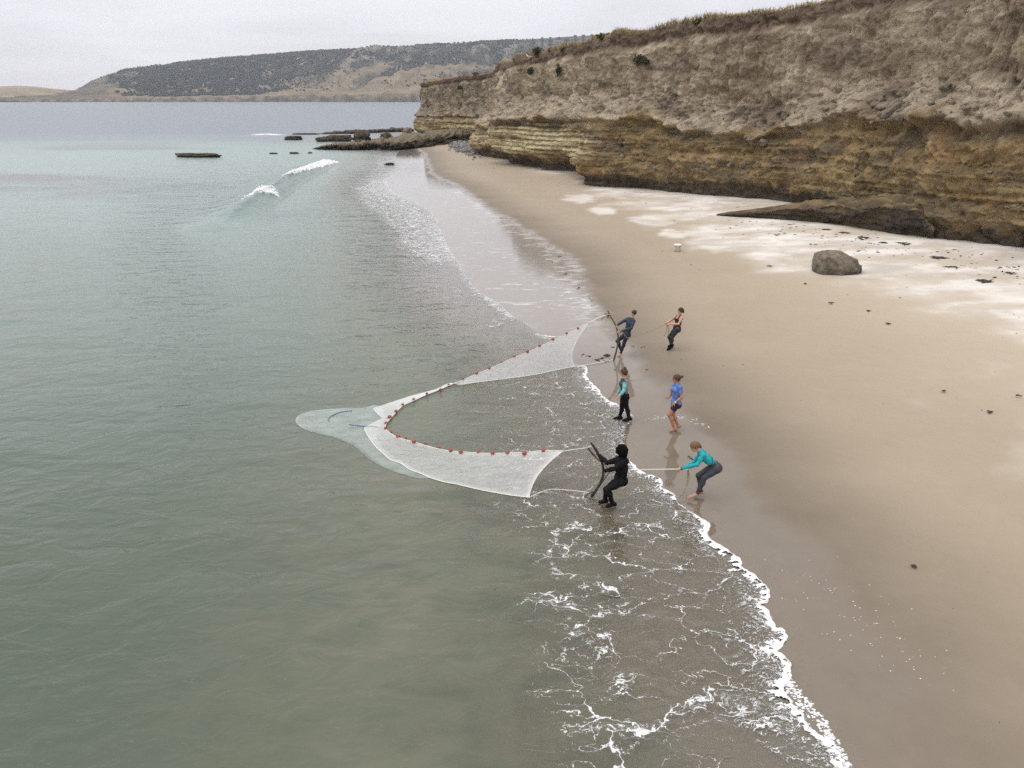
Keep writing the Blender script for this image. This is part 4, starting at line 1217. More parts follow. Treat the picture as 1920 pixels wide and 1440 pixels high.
# cobbles washed up in the corner under the cliff
cob_me = []
V_, F_ = ICO[1]
vv, ff, cc_, o_ = [], [], [], 0
for _ in range(520):
    t = rng.random()
    p = at_z(np.interp(t, [0, 1], [852, 896]) + rng.normal(0, 7), np.interp(t, [0, 1], [270, 285]) + rng.normal(0, 5.0), 0.35)
    r = rng.uniform(0.12, 0.36)
    gzv = max(ground_z(p[0], p[1]), 0.0)
    vv.append(V_ * np.array([r * rng.uniform(1, 1.5), r, r * 0.65]) * (1 + 0.12 * rng.normal(size=(len(V_), 1))) + (p[0], p[1], gzv + 0.05 + 0.25 * rng.random()))
    ff.append(F_ + o_); o_ += len(V_)
    g = rng.uniform(0.16, 0.34)
    cc_.append(np.tile(np.array([g, g * 0.97, g * 0.93]), (len(V_), 1)))
tag(raw_obj('cobbles', np.concatenate(vv), np.concatenate(ff), M_ROCK, cols={'col': np.concatenate(cc_)}), 'heap of grey cobbles in the corner between headland and cliff', kind='stuff')

# stones bedded in the cliff
stone_kinds = [rock_mesh('stone', (1, 0.9, 0.75), 40.1 + i, sub=2, amp=0.25, col=(0.19, 0.155, 0.11), col2=(0.30, 0.25, 0.185), dark_foot=0.0) for i in range(6)]
dark_kinds = [rock_mesh('stone', (1, 0.8, 0.7), 60.7 + i, sub=3, amp=0.28, col=(0.15, 0.125, 0.10), col2=(0.26, 0.22, 0.175), dark_foot=0.0) for i in range(4)]
def put_stone(me, p, r, sink=0.3, inl=None, stretch=(1, 1, 1), rot=None):
    o = bpy.data.objects.new('stone', me)
    COL.objects.link(o)
    o.parent = cliff_o
    q = np.array(p) + np.r_[(inl if inl is not None else np.zeros(2)) * r * sink, 0]
    o.location = q
    o.scale = (r * stretch[0], r * stretch[1], r * stretch[2])
    o.rotation_euler = rot or (rng.uniform(-.5, .5), rng.uniform(-.5, .5), rng.uniform(0, 6.28))
for (px_, py_, rpx, st, rt) in ((1652, 211, 9, (1.1, 1, 1), (0, 0, 0)), (1672, 205, 18, (1.35, 1.0, 0.8), (0, -0.6, 0)), (1684, 190, 13, (1.5, 1, .8), (0, -0.6, 0.2)), (1682, 226, 13, (1.1, 1, 1.1), (0, .2, 0.4)),
                               (1742, 194, 8, (1, 1, 1), None), (1814, 203, 7, (1.4, 1, .9), None), (1770, 165, 9, (1.3, 1, .9), None), (1893, 214, 7, (1.2, 1, .8), None), (1632, 229, 5, (1.6, 1, .7), None),
                               (1890, 232, 5, (1, 1, 1), None), (1430, 268, 10, (1.2, 1, .9), None), (1412, 262, 7, (1.2, 1, .9), None), (1388, 312, 8, (1.3, 1, .9), None), (1372, 310, 6, (1.3, 1, .9), None), (1345, 300, 6, (1.3, 1, .9), None)):
    p, ci, ri = on_cliff(px_, py_)
    f_ = project(p)[2]
    put_stone(dark_kinds[int(px_) % 4], p, rpx * f_ / FPX, -0.15, INL[ci], st, rt)
nst = 0
while nst < 260:
    ci = int(rng.integers(0, nC)); 
    if not (1095 < bpx[ci] < 2000): continue
    hh = rng.uniform(0.09, BND[ci] - 0.02) if rng.random() < 0.75 else BND[ci] + rng.uniform(0.0, 0.10)
    ri = int(np.abs(hrow - hh).argmin())
    if pn(arc[ci] * 0.25, hh * 14, 91.0) < 0.02: continue
    p = front[ci, ri]
    dcam = np.linalg.norm(p - (0, 0, CAM_H))
    r = min(rng.uniform(0.0012, 0.0034), rng.uniform(0.0012, 0.0042)) * dcam
    put_stone(stone_kinds[nst % 6], p, r, 0.15, INL[ci], (rng.uniform(1, 1.5), 1, rng.uniform(0.7, 1)))
    nst += 1

# ------------------------------------------------------------------ growth on the cliff top
M_GRASS, gn, go_ = new_mat('dry_grass')
oi = gn.attr('col', True)
gp = gn.n('ShaderNodeBsdfPrincipled', {'Base Color': oi, 'Roughness': 0.9, 'Specular IOR Level': 0.1})
gn.t.links.new(gp.outputs[0], go_.inputs[0])
topc = np.concatenate([edge[:, None], back], 1)        # columns x rows over the turf edge
# more blades per metre where the cliff top is in the picture
tpx, tpy, _ = project(edge)
ok = np.where((tpx > 700) & (tpx < 1960) & (edge[:, 1] > 25))[0]
nb = 26000
ci = rng.choice(ok, nb)
fr_row = rng.random(nb) ** 1.6 * 3.2
r0 = fr_row.astype(int); r1 = r0 + 1; ft_ = (fr_row - r0)[:, None]
root = topc[ci, r0] * (1 - ft_) + topc[ci, r1] * ft_
ncol = np.minimum(ci + 1, len(edge) - 1)
root = root + (edge[ncol] - edge[ci]) * rng.random((nb, 1))
ga = arc[ci]
tuft = sstep(pn(ga * 0.22, fr_row * 0.8, 1.0) + 0.4 * pn(ga * 0.9, fr_row, 2.0), -0.5, 0.6)
ghm = headmask[ci]
hgt = rng.uniform(0.18, 0.5, nb) * (0.45 + 1.15 * tuft) * (1 - 0.45 * ghm)
bend = rng.normal(0, 0.35, (nb, 2)) * hgt[:, None]
# some blades hang over the lip
hang = rng.random(nb) < 0.22 * (fr_row < 0.6)
bend[hang] -= (INL[ci] * 0.5)[hang] * hgt[hang][:, None]
wd = rng.uniform(0.012, 0.032, nb)
ang = rng.uniform(0, math.pi, nb)
dvec = np.c_[np.cos(ang), np.sin(ang), 0 * ang] * wd[:, None]
midp = root + np.c_[bend * 0.35, hgt * 0.55]
tipp = root + np.c_[bend, np.where(hang, -0.2, 0.9) * hgt]
GV = np.stack([root - dvec - (0, 0, 0.03), root + dvec - (0, 0, 0.03), midp + dvec * 0.7, midp - dvec * 0.7, tipp], 1)
GFq = np.array([[0, 1, 2, 3]])[None] + (np.arange(nb) * 5)[:, None, None]
GFt = np.array([[3, 2, 4]])[None] + (np.arange(nb) * 5)[:, None, None]
mixg = rng.random(nb)
olv = sstep(pn(ga * 0.12, 5.0, fr_row * 0.5), 0.0, 0.5) * 0.8
gcol = lerpc((0.27, 0.20, 0.10), (0.45, 0.35, 0.19), mixg)
gcol = lerpc(gcol, (0.135, 0.125, 0.045), olv * rng.random(nb))
gcol = lerpc(gcol, (0.15, 0.10, 0.055), 0.5 * (rng.random(nb) < 0.2))
tag(raw_obj('cliff_grass', GV.reshape(-1, 3), [GFq.reshape(-1, 4), GFt.reshape(-1, 3)], M_GRASS, cols={'col': np.repeat(gcol, 5, 0)}, smooth=False), 'dry tan grass growing along the cliff edge', kind='stuff')

M_LEAF = simple_mat('shrub_leaf', (0.075, 0.088, 0.032), 0.8, 0.55, 6.0, 0.2)
M_LEAF2 = simple_mat('shrub_leaf_dark', (0.060, 0.066, 0.034), 0.85, 0.5, 6.0, 0.2)
M_TWIG = simple_mat('shrub_twig', (0.10, 0.075, 0.05), 0.9, 0.3, 6.0, 0.2)


def shrub(px, py, wpx, hpx, label, mat, droop=False, group='shrubs on the cliff edge'):
    p, c_, r_ = on_cliff(px, py, 9)
    f = project(p)[2]
    w, h = wpx * f / FPX / 2 * 1.1, hpx * f / FPX * 1.1
    e = empty('shrub', tuple(p), label, 'shrub', group)
    nl = 620
    d = rng.normal(size=(nl, 3)); d /= np.linalg.norm(d, axis=1)[:, None]
    rad = rng.random(nl) ** 0.45
    clump = 0.7 + 0.5 * pn(d[:, 0] * 2 + px, d[:, 1] * 2 + py, d[:, 2] * 2)
    c0 = np.array([0, 0, h * 0.45 if not droop else -h * 0.35])
    c = d * (rad * clump)[:, None] * np.array([w, w * 0.8, h * 0.55]) + c0 - np.r_[INL[c_] * (0.25 if droop else -0.2), 0]
    t1 = rng.normal(size=(nl, 3)); t1 /= np.linalg.norm(t1, axis=1)[:, None]
    t2 = np.cross(t1, rng.normal(size=(nl, 3))); t2 /= np.linalg.norm(t2, axis=1)[:, None]
    s_ = rng.uniform(0.06, 0.13, nl)[:, None]
    V = np.stack([c - t1 * s_, c + t2 * s_ * 0.5, c + t1 * s_, c - t2 * s_ * 0.5], 1).reshape(-1, 3)
    raw_obj('foliage', V, np.arange(nl * 4).reshape(-1, 4), mat, e, smooth=False)
    for k_ in range(4):
        a = k_ * 1.6 + px
        q = np.array([0, 0, -0.12]); t = c0 + np.array([math.cos(a) * w * 0.6, math.sin(a) * w * 0.5, h * 0.25 * (-1 if droop else 1)])
        tube('stem', [q, (q + t) / 2 + (0.03, 0.02, 0.05), t], [0.03, 0.02, 0.008], M_TWIG, e, 5)


shrub(998, 104, 26, 22, 'dark round shrub nearest the seaward corner of the cliff top', M_LEAF2)
shrub(1022, 94, 13, 8, 'small bright green shrub just inland of the dark round shrub on the cliff top', M_LEAF)
shrub(1118, 76, 34, 12, 'widest bright green shrub standing on the cliff top against the hills', M_LEAF)
shrub(992, 122, 16, 15, 'dark shrub clinging under the seaward corner of the cliff edge', M_LEAF2, True)
shrub(1043, 127, 14, 22, 'narrow green shrub hanging down the silt below the cliff edge', M_LEAF2, True)
shrub(1046, 103, 16, 10, 'little dark shrub on the lip above the narrow hanging shrub', M_LEAF2)
shrub(1196, 100, 32, 22, 'broad dark green shrub hanging below the grass in the middle of the cliff', M_LEAF2, True)
shrub(1212, 118, 20, 10, 'low sparse shrub just below the broad dark hanging shrub', M_LEAF2, True)
shrub(1300, 42, 24, 14, 'olive tufted shrub highest on the cliff top grass', M_LEAF)
shrub(855, 157, 14, 10, 'small green shrub hanging on the face of the far headland', M_LEAF2, True)
shrub(882, 139, 18, 5, 'low green shrub on top of the far headland', M_LEAF)

# gulls
M_GULL = simple_mat('gull_white', (0.80, 0.80, 0.78), 0.7, 0.05)
M_GULLG = simple_mat('gull_grey', (0.30, 0.31, 0.33), 0.7, 0.1)
M_BEAK = simple_mat('beak_yellow', (0.55, 0.35, 0.06), 0.5, 0.1)


def lathe(profile, sides=14):
    """closed body along +x from (x, radius, z) rows"""
    n = len(profile)
    V = []
    for x, r, z in profile:
        a = np.arange(sides) * 2 * math.pi / sides
        V.append(np.stack([np.full(sides, x), r * np.cos(a), z + r * np.sin(a)], 1))
    return np.concatenate(V), grid_faces(n, sides, True)[:, ::-1]


def gull(px, py, lab):
    p, c_, _ = on_cliff(px, py + 3, 6)
    e = empty('gull', (p[0] - INL[c_][0] * 0.1, p[1] - INL[c_][1] * 0.1, p[2]), lab, 'bird', 'gulls perched on the cliff')
    e.rotation_euler = (0, 0, 2.6)
    e.scale = (1.25,) * 3
    V, F = lathe([(-0.34, 0.004, 0.20), (-0.26, 0.03, 0.205), (-0.14, 0.065, 0.215), (0.0, 0.088, 0.225), (0.10, 0.08, 0.25), (0.155, 0.05, 0.30), (0.175, 0.04, 0.345), (0.20, 0.047, 0.385), (0.235, 0.04, 0.395), (0.265, 0.012, 0.39)])
    raw_obj('body', V, F, M_GULL, e)
    for s in (-1, 1):
        V, F = lathe([(-0.40, 0.004, 0.225), (-0.28, 0.03, 0.235), (-0.1, 0.055, 0.25), (0.06, 0.05, 0.26), (0.12, 0.01, 0.26)], 10)
        V[:, 1] = V[:, 1] * 0.45 + s * 0.075
        raw_obj('wing', V, F, M_GULLG, e)
        tube('leg', [(0.0, s * 0.03, 0.16), (0.01, s * 0.03, 0.08), (0.0, s * 0.03, 0.0)], 0.008, M_BEAK, e, 5)
    tube('beak', [(0.255, 0, 0.39), (0.29, 0, 0.387), (0.32, 0, 0.378)], [0.014, 0.011, 0.003], M_BEAK, e, 6)


gull(1093, 191, 'white gull standing on the grey ledge halfway up the cliff')
gull(991, 104, 'white gull perched beside the dark shrub at the seaward corner of the cliff top')

# ------------------------------------------------------------------ beach litter
M_KELP = simple_mat('dry_kelp', (0.045, 0.035, 0.025), 0.7, 0.5, 20.0, 0.4)
def kelp(px, py, wpx, seed, label, group='kelp stranded on the beach', zlift=0.0):
    p = on_ground(px, py)
    f = project(p)[2]
    w = wpx * f / FPX
    r2 = np.random.default_rng(int(seed))
    bm_v, bm_f, o = [], [], 0
    for k_ in range(int(5 + wpx / 5)):
        a = r2.normal(0, 0.5)
        L = w * r2.uniform(0.3, 0.7)
        c = np.array([r2.uniform(-.35, .35) * w, r2.normal(0, .22) * w, 0])
        t = np.linspace(-0.5, 0.5, 6)[:, None]
        pts = c + np.hstack([np.cos(a) * t * L, np.sin(a) * t * L + 0.08 * w * np.sin(t * 6 + seed + k_), 0.02 + 0.03 * np.abs(np.sin(t * 5 + k_)) + 0 * t])
        V, F, T_ = tube_arrays(pts, np.interp(np.linspace(0, 1, 6), [0, .4, 1], [0.008, 0.03, 0.01]) * (0.6 + w * 0.6), 5)
        bm_v.append(V); bm_f.append((F + o, T_ + o)); o += len(V)
    ob = raw_obj('kelp_clump', np.concatenate(bm_v), [np.concatenate([q[0] for q in bm_f]), np.concatenate([q[1] for q in bm_f])], M_KELP)
    ob.location = (p[0], p[1], max(p[2], 0) + zlift)
    return tag(ob, label, 'kelp', group)


for i, (a, b, w, lab) in enumerate(((1712, 1064, 10, 'dark knot of kelp alone on the open damp sand nearest the camera'), (1655, 456, 16, 'thick dark tuft of kelp on the pale sand just behind the boulder'),
        (1617, 447, 26, 'flat kelp patch nearest the cliff, behind the boulder'), (1697, 458, 26, 'curved string of kelp right of the thick tuft by the cliff'), (1762, 484, 30, 'long thin kelp strand on the pale sand right of the boulder'),
        (1785, 502, 26, 'kelp strand lowest of the group right of the boulder'), (1893, 513, 22, 'kelp heap near the right edge of the view'), (1850, 529, 34, 'long dark kelp strand below the heap at the right edge'),
        (1583, 437, 20, 'kelp string at the foot of the sandstone tongue'), (1548, 431, 18, 'short kelp string lying along the edge of the sandstone tongue'), (1444, 500, 9, 'small curl of kelp between bucket and boulder'),
        (1509, 533, 7, 'small kelp scrap just below and left of the boulder'), (1557, 569, 10, 'small kelp scrap on the damp sand below the boulder'), (1628, 584, 9, 'kelp scrap on the edge of the pale sand below the boulder'),
        (1665, 608, 12, 'kelp scrap lying across the middle of the damp beach'), (1769, 735, 9, 'kelp scrap low on the right of the damp beach'), (1908, 743, 9, 'kelp scrap at the far right of the damp beach'),
        (1856, 775, 12, 'loose kelp bits scattered at the right of the damp beach'))):
    kelp(a, b, w, 100 + i, lab)
# small specks, shell and weed crumbs: beyond counting
vv, ff, o_ = [], [], 0
for i in range(430):
    q = rng.random()
    if q < 0.45:
        t = rng.random(); ppx = 1380 + t * 540 + rng.normal(0, 12); ppy = np.interp(t, [0, 1], [418, 510]) + rng.normal(0, 14) + 10 * (pn(t * 20, 1.0))
    elif q < 0.75:
        ppx = rng.uniform(1180, 1920); ppy = rng.uniform(420, 780)
        if rng.random() < 0.6: continue
    else:
        ppx = rng.uniform(900, 1400); t = (ppx - 900) / 500; ppy = np.interp(t, [0, 1], [312, 400]) + rng.normal(0, 16)
    p = on_ground(ppx, ppy)
    sf = sdist(np.array([p[0]]), np.array([p[1]]), Fw)[0][0]
    if sf < 0.8: continue
    f = project(p)[2]
    r = (rng.uniform(0.7, 2.6) if q < 0.45 else rng.uniform(0.5, 1.3)) * f / FPX
    V_, F_ = ICO[1]
    vv.append(V_ * np.array([r * rng.uniform(0.8, 2.2), r * rng.uniform(0.6, 1.2), min(r * 0.4, 0.03)]) + p)
    ff.append(F_ + o_); o_ += len(V_)
tag(raw_obj('beach_litter', np.concatenate(vv), np.concatenate(ff), M_KELP), 'dark crumbs of weed and driftwood strewn over the sand', kind='stuff')
# weed crumbs by the far pole
vv, ff, o_ = [], [], 0
for (a, b, s_) in ((1147, 672, 1.5), (1142, 666, 3.0), (1130, 671, 2.5), (1124, 673, 2.0), (1107, 668, 2), (1095, 666, 2), (1120, 676, 2.2), (1150, 652, 1.8), (1187, 650, 1.5), (1207, 651, 1.5), (1137, 678, 1.6), (1153, 694, 1), (1213, 693, 1.3),
                 (1108, 562, 2), (1085, 540, 3), (1050, 482, 3), (1035, 490, 2), (1060, 515, 2.2), (1300, 862, 1.2), (1294, 860, 1.2), (1292, 857, 1)):
    for _ in range(4):
        p = on_ground(a + rng.normal(0, 2.2), b + rng.normal(0, 1.0)); r = s_ * 0.012
        V_, F_ = ICO[1]
        vv.append(V_ * np.array([r * rng.uniform(1, 3), r, r * 0.5]) + p + (0, 0, 0.012)); ff.append(F_ + o_); o_ += len(V_)
tag(raw_obj('weed_crumbs', np.concatenate(vv), np.concatenate(ff), M_KELP), 'small dark weed crumbs lying on the wet sand by the hauling poles', kind='stuff')

# white bucket
M_BUCKET = simple_mat('bucket_plastic', (0.80, 0.80, 0.76), 0.35, 0.03, 5, 0.5)
M_STEEL = simple_mat('wire_steel', (0.35, 0.35, 0.36), 0.4, 0.05)
pb = on_ground(1270, 470.5)
be = empty('bucket', tuple(pb), 'white plastic bucket standing alone on the sand below the cliff', 'bucket')
a = np.arange(28) * 2 * math.pi / 28
BV = []
for r, z in ((0.001, 0.012), (0.148, 0.012), (0.15, 0.0), (0.155, 0.0), (0.182, 0.31), (0.196, 0.31), (0.198, 0.335), (0.188, 0.34), (0.187, 0.36), (0.18, 0.36), (0.152, 0.03), (0.001, 0.03)):
    BV.append(np.stack([r * np.cos(a), r * np.sin(a), np.full(28, z)], 1))
raw_obj('pail', np.concatenate(BV) * 1.1, grid_faces(len(BV), 28, True), M_BUCKET, be)
t = np.linspace(0, math.pi, 14)
tube('handle', np.stack([0.20 * np.cos(t) * 1.1, -0.165 * np.sin(t) * 1.1 - 0.03, 0.34 - 0.10 * np.sin(t)], 1), 0.006, M_STEEL, be, 6)

# ------------------------------------------------------------------ seine net
def net_material(name, dens_lo, dens_hi, col):
    m, nt, out = new_mat(name)
    pos = nt.n('ShaderNodeNewGeometry').outputs['Position']
    d = nt.attr('dens')
    n = nt.noise(nt.mapping(pos, scale=(1.2, 5.0, 5.0)), 2.0, 4, 0.65)
    f = nt.noise(pos, 26.0, 2, 0.6)
    a = nt.math('ADD', nt.n('ShaderNodeMix', {0: d, 2: dens_lo, 3: dens_hi}).outputs[0], nt.math('MULTIPLY', nt.math('SUBTRACT', n, 0.5), 0.45))
    a = nt.math('ADD', a, nt.math('MULTIPLY', nt.math('SUBTRACT', f, 0.5), 0.14), clamp=True)
    df = nt.n('ShaderNodeMixShader', {0: 0.35, 1: nt.n('ShaderNodeBsdfDiffuse', {'Color': col}).outputs[0], 2: nt.n('ShaderNodeBsdfTranslucent', {'Color': col}).outputs[0]}).outputs[0]
    sh = nt.n('ShaderNodeMixShader', {0: a, 1: nt.n('ShaderNodeBsdfTransparent').outputs[0], 2: df}).outputs[0]
    nt.t.links.new(sh, out.inputs[0])
    return m


M_NET = net_material('net_mesh', 0.29, 0.96, (0.88, 0.89, 0.87))
# the part that hangs just under the surface, seen through a film of green water
mb, bn_, bo = new_mat('net_in_water')
bpos = bn_.n('ShaderNodeNewGeometry').outputs['Position']
bnz = bn_.noise(bn_.mapping(bpos, scale=(1, 2, 1)), 1.6, 4, 0.6)
bal = bn_.math('MULTIPLY', bn_.attr('dens'), bn_.smooth(bnz, 0.2, 0.8, 0.46, 0.80))
bsh = water_layers(bn_, bn_.mix(bnz, (0.37, 0.43, 0.385), (0.47, 0.53, 0.475)), bal, ripple_bump(bn_, bpos, 0.9))
bn_.t.links.new(bsh, bo.inputs[0])
M_NETW = mb
M_ROPEW = simple_mat('white_rope', (0.70, 0.68, 0.62), 0.8, 0.15, 30)
M_ROPE = simple_mat('hemp_rope', (0.30, 0.255, 0.185), 0.9, 0.3, 30)
M_ROPED = simple_mat('dark_rope', (0.07, 0.065, 0.055), 0.9, 0.3, 30)
M_CORD = simple_mat('blue_cord', (0.10, 0.16, 0.30), 0.7, 0.2, 30)
M_POLE = simple_mat('pole_wood', (0.075, 0.062, 0.048), 0.6, 0.5, 12, 0.4, 0.4)
M_POLEB = simple_mat('pole_dark_wood', (0.028, 0.025, 0.024), 0.45, 0.5, 12, 0.5, 0.4)


def on_plane(px, py, A, B):
    d = ray(px, py)
    n = np.array([-(B - A)[1], (B - A)[0], 0.0])
    C = np.array([0, 0, CAM_H])
    t = ((A - C) @ n) / (d @ n)
    return C + d * t


FLOATS = [(1083, 617), (1061, 628), (1037, 639), (1013, 650), (990, 661), (965, 671), (942, 681), (918, 692), (894, 702), (870, 712), (845, 722), (822, 732), (799, 741), (777, 751), (756, 761), (744, 772),
          (734, 783), (725, 794), (723, 804), (731, 812), (744, 820), (758, 827), (776, 833), (796, 838), (819, 843), (842, 846), (868, 848), (896, 850), (924, 851), (954, 850), (984, 849), (1018, 846)]
OUTER = [(1060, 690.5), (1035, 695.5), (1010, 701), (985, 705), (962, 708), (940, 711), (920, 713.5), (900, 716), (882, 718.5), (862, 721), (842, 719), (818, 730), (790, 737.5), (757, 746.5), (724, 757), (699, 766), (709, 778),
         (717, 784), (682, 802), (697, 828), (707, 840), (720, 852), (732, 862), (750, 868), (768, 880), (787, 887), (805, 895), (830, 903), (857, 908), (890, 916), (925, 923), (962, 929)]
T0 = at_y(1105, 605, 26.0); W0 = at_z(845, 722, 0.05)
T1 = at_y(1056, 846, 16.75); W1 = at_z(744, 820, 0.05)
hl = []
for i, (a, b) in enumerate(FLOATS):
    if i < 10: p = on_plane(a, b, W0, T0)
    elif i <= 20: p = at_z(a, b, 0.05)
    else: p = on_plane(a, b, W1, T1)
    p[2] = max(p[2], 0.04)
    hl.append(p)
ll_ = [at_z(a, b, 0.028) for a, b in OUTER]
HLn = np.array([T0] + hl + [T1])
LLn = np.array([at_z(1078.5, 687, 0.03)] + ll_ + [at_z(992.5, 932.5, 0.03)])
ncolm, nrow = 260, 26
HLs, LLs = smooth_path(HLn, ncolm), smooth_path(LLn, ncolm)
# keep the jagged edge where the net dips under at the throat
lin = np.stack([np.interp(np.linspace(0, len(LLn) - 1, ncolm), np.arange(len(LLn)), LLn[:, k_]) for k_ in range(3)], 1)
thr = np.exp(-((np.linspace(0, len(LLn) - 1, ncolm) - 17.5) / 3.5) ** 2)[:, None]
LLs = LLs * (1 - thr) + lin * thr
vv_ = np.linspace(0, 1, nrow)
NET = HLs[:, None] * (1 - vv_[None, :, None]) + LLs[:, None] * vv_[None, :, None]
uu_ = np.linspace(0, 1, ncolm)
# the two ends are drawn in by the tension between head line and lead line
for end, sgn in ((0, 1), (ncolm - 1, -1)):
    span = np.arange(ncolm) if sgn > 0 else np.arange(ncolm)[::-1]
    wgt = np.exp(-np.arange(ncolm) / 9.0)
    shift = (NET[span[14], :, :] - NET[end]) * (0.42 if sgn > 0 else 0.22)
    NET[span] += wgt[:, None, None] * (np.sin(vv_ * math.pi) ** 0.8)[None, :, None] * shift[None]
NET[..., 2] += 0.03 * pn(uu_[:, None] * 40, vv_[None] * 3, 3.0) * np.sin(vv_ * math.pi)[None]
NET[..., 2] = np.maximum(NET[..., 2], 0.028)
slack = np.exp(-((uu_ * (len(HLn) - 1) - 12.5) / 3.5) ** 2)
dens = np.clip(0.22 + 0.75 * slack[:, None] + 0.35 * np.exp(-(vv_ / 0.05) ** 2)[None] + 0.6 * np.exp(-(uu_ / 0.008) ** 2)[:, None] + 0.5 * np.exp(-((1 - uu_) / 0.012) ** 2)[:, None]
               + 0.3 * np.exp(-((1 - vv_) / 0.05) ** 2)[None] * (uu_ > .5)[:, None] + 0.12 * (uu_ < 0.3)[:, None] + 0.25 * np.exp(-((uu_ * 33 - 18.5) / 2.5) ** 2)[:, None], 0, 1)
net = empty('seine_net', tuple(at_z(860, 800, 0.0)), 'white beach seine net with red floats spread in a V in the shallows', 'fishing net')
npos = np.array(net.location)
raw_obj('mesh_wing', NET.reshape(-1, 3) - npos, grid_faces(ncolm, nrow), M_NET, net, attrs={'dens': dens.ravel()})
BAG = [((554.5, 788.5), (554.5, 790)), ((557, 781), (558, 797)), ((570, 774.5), (570, 805)), ((590, 769.5), (595, 813)), ((623, 766.5), (623, 820)), ((655, 765), (643, 827)), ((684, 764), (663, 837)), ((702, 760), (672, 845)),
       ((716, 764), (680, 851)), ((720, 776), (688, 858)), ((720, 788), (696, 864)), ((712, 800), (704, 869)), ((706, 815), (713, 874)), ((712, 832), (723, 879)), ((730, 850), (737, 884)), ((758, 868), (752, 889)), ((790, 885), (780, 896)), ((806, 893), (806, 897))]
bu = smooth_path(np.array([at_z(*a, 0.018) for a, b in BAG]), 120); bl = smooth_path(np.array([at_z(*b, 0.018) for a, b in BAG]), 120)
vb = np.linspace(0, 1, 16)
BG = bu[:, None] * (1 - vb[None, :, None]) + bl[:, None] * vb[None, :, None]
bd = np.clip(0.85 - 0.5 * np.exp(-((vb - 1) / .05) ** 2)[None] - 0.12 * np.linspace(0, 1, 120)[:, None] + 0.3 * np.exp(-(np.linspace(0, 1, 120) / 0.04) ** 2)[:, None], 0, 1)
raw_obj('cod_end', BG.reshape(-1, 3) - npos, grid_faces(120, 16)[:, ::-1], M_NETW, net, attrs={'dens': bd.ravel()})
fl_prof = [(-0.075, 0.014, 0), (-0.07, 0.034, 0), (-0.045, 0.058, 0), (-0.015, 0.068, 0), (0.015, 0.068, 0), (0.045, 0.058, 0), (0.07, 0.034, 0), (0.075, 0.014, 0)]
fv, ff_ = lathe(fl_prof, 12)
M_FLOAT = simple_mat('float_red', (0.30, 0.062, 0.042), 0.5, 0.25, 9, 0.4)
fl_me = raw_mesh('float', fv, ff_, M_FLOAT)
for i, p in enumerate(hl):
    o = link(bpy.data.objects.new('float', fl_me), net)
    j0, j1 = hl[max(i - 1, 0)], hl[min(i + 1, len(hl) - 1)]
    t_ = j1 - j0
    o.location = p + (rng.normal(0, .03), rng.normal(0, .03), 0.03 + rng.normal(0, 0.012)) - npos
    o.rotation_euler = (0, -math.atan2(t_[2], np.hypot(t_[0], t_[1])), math.atan2(t_[1], t_[0]) + rng.normal(0, 0.25))
    s_ = 0.58 + 0.26 * rng.random()
    o.scale = (s_ * 1.0, s_, s_)
tube('head_line', HLs - npos + (0, 0, 0.012), 0.011, M_ROPEW, net, 6)
tube('lead_line', LLs[:110] - npos, 0.011, M_ROPEW, net, 6)
tube('lead_line', LLs[-110:] - npos, 0.011, M_ROPEW, net, 6)
tube('breast_line', NET[0] - npos, 0.012, M_ROPEW, net, 6)
tube('breast_line', NET[-1] - npos, 0.012, M_ROPEW, net, 6)
for pts in (((616, 789), (617, 783), (627, 777), (640, 772.5), (660, 770)), ((655, 796), (670, 798), (685, 799), (700, 800), (717, 802))):
    tube('cord', np.array([at_z(a, b, 0.03) for a, b in pts]) - npos, 0.013, M_CORD, net, 5, n=24)

# ------------------------------------------------------------------ hauling poles and ropes
def plane_pts(pts, Y):
    return np.array([at_y(a, b, Y) for a, b in pts])


P1base = on_ground(1150.6, 676); P2base = on_ground(1109, 931.5)
Y1, Y2 = P1base[1], P2base[1]
pole1_pts = plane_pts([(1140, 584.5), (1147, 597), (1155, 611), (1158.8, 627.5), (1159.3, 637), (1158, 648), (1154.5, 663), (1150.6, 676)], Y1)
pole1_pts[:, 1] += np.linspace(0.10, 0, 8)
pole2_pts = plane_pts([(1108.7, 829.7), (1113.5, 838), (1119.8, 848), (1128.6, 866.6), (1131.3, 880), (1130.5, 893), (1124.7, 907.5), (1117, 919.5), (1109, 931.5)], Y2)


def pole(name, pts, label, mat, r):
    c = smooth_path(pts, 60)
    t = np.linspace(0, 1, 60)
    rad = r * (0.85 + 0.3 * t) * (1 + 0.10 * pn(t * 14, pts[0, 0], 1.0)) * np.where((t < 0.02) | (t > 0.98), 0.75, 1)
    V, F, T_ = tube_arrays(c, rad, 10)
    V += 0.006 * fbm(V * 9 @ np.array([1, 0, 0]), V @ np.array([0, 9, 0]), V @ np.array([0, 0, 9]), 3)[:, None]
    o = raw_obj(name, V, [F, T_], mat)
    return tag(o, label, 'pole', 'hauling poles of the seine')


pole('hauling_pole', pole1_pts, 'grey brown knobbly pole held upright by the person in navy', M_POLE, 0.030)
pole('hauling_pole', pole2_pts, 'black bowed pole held by the wader dressed all in black', M_POLEB, 0.031)


def rope(name, pts, r, mat, label, n=40, group='ropes of the seine'):
    o = tube(name, pts, r, mat, None, 6, n=n)
    return tag(o, label, 'rope', group)


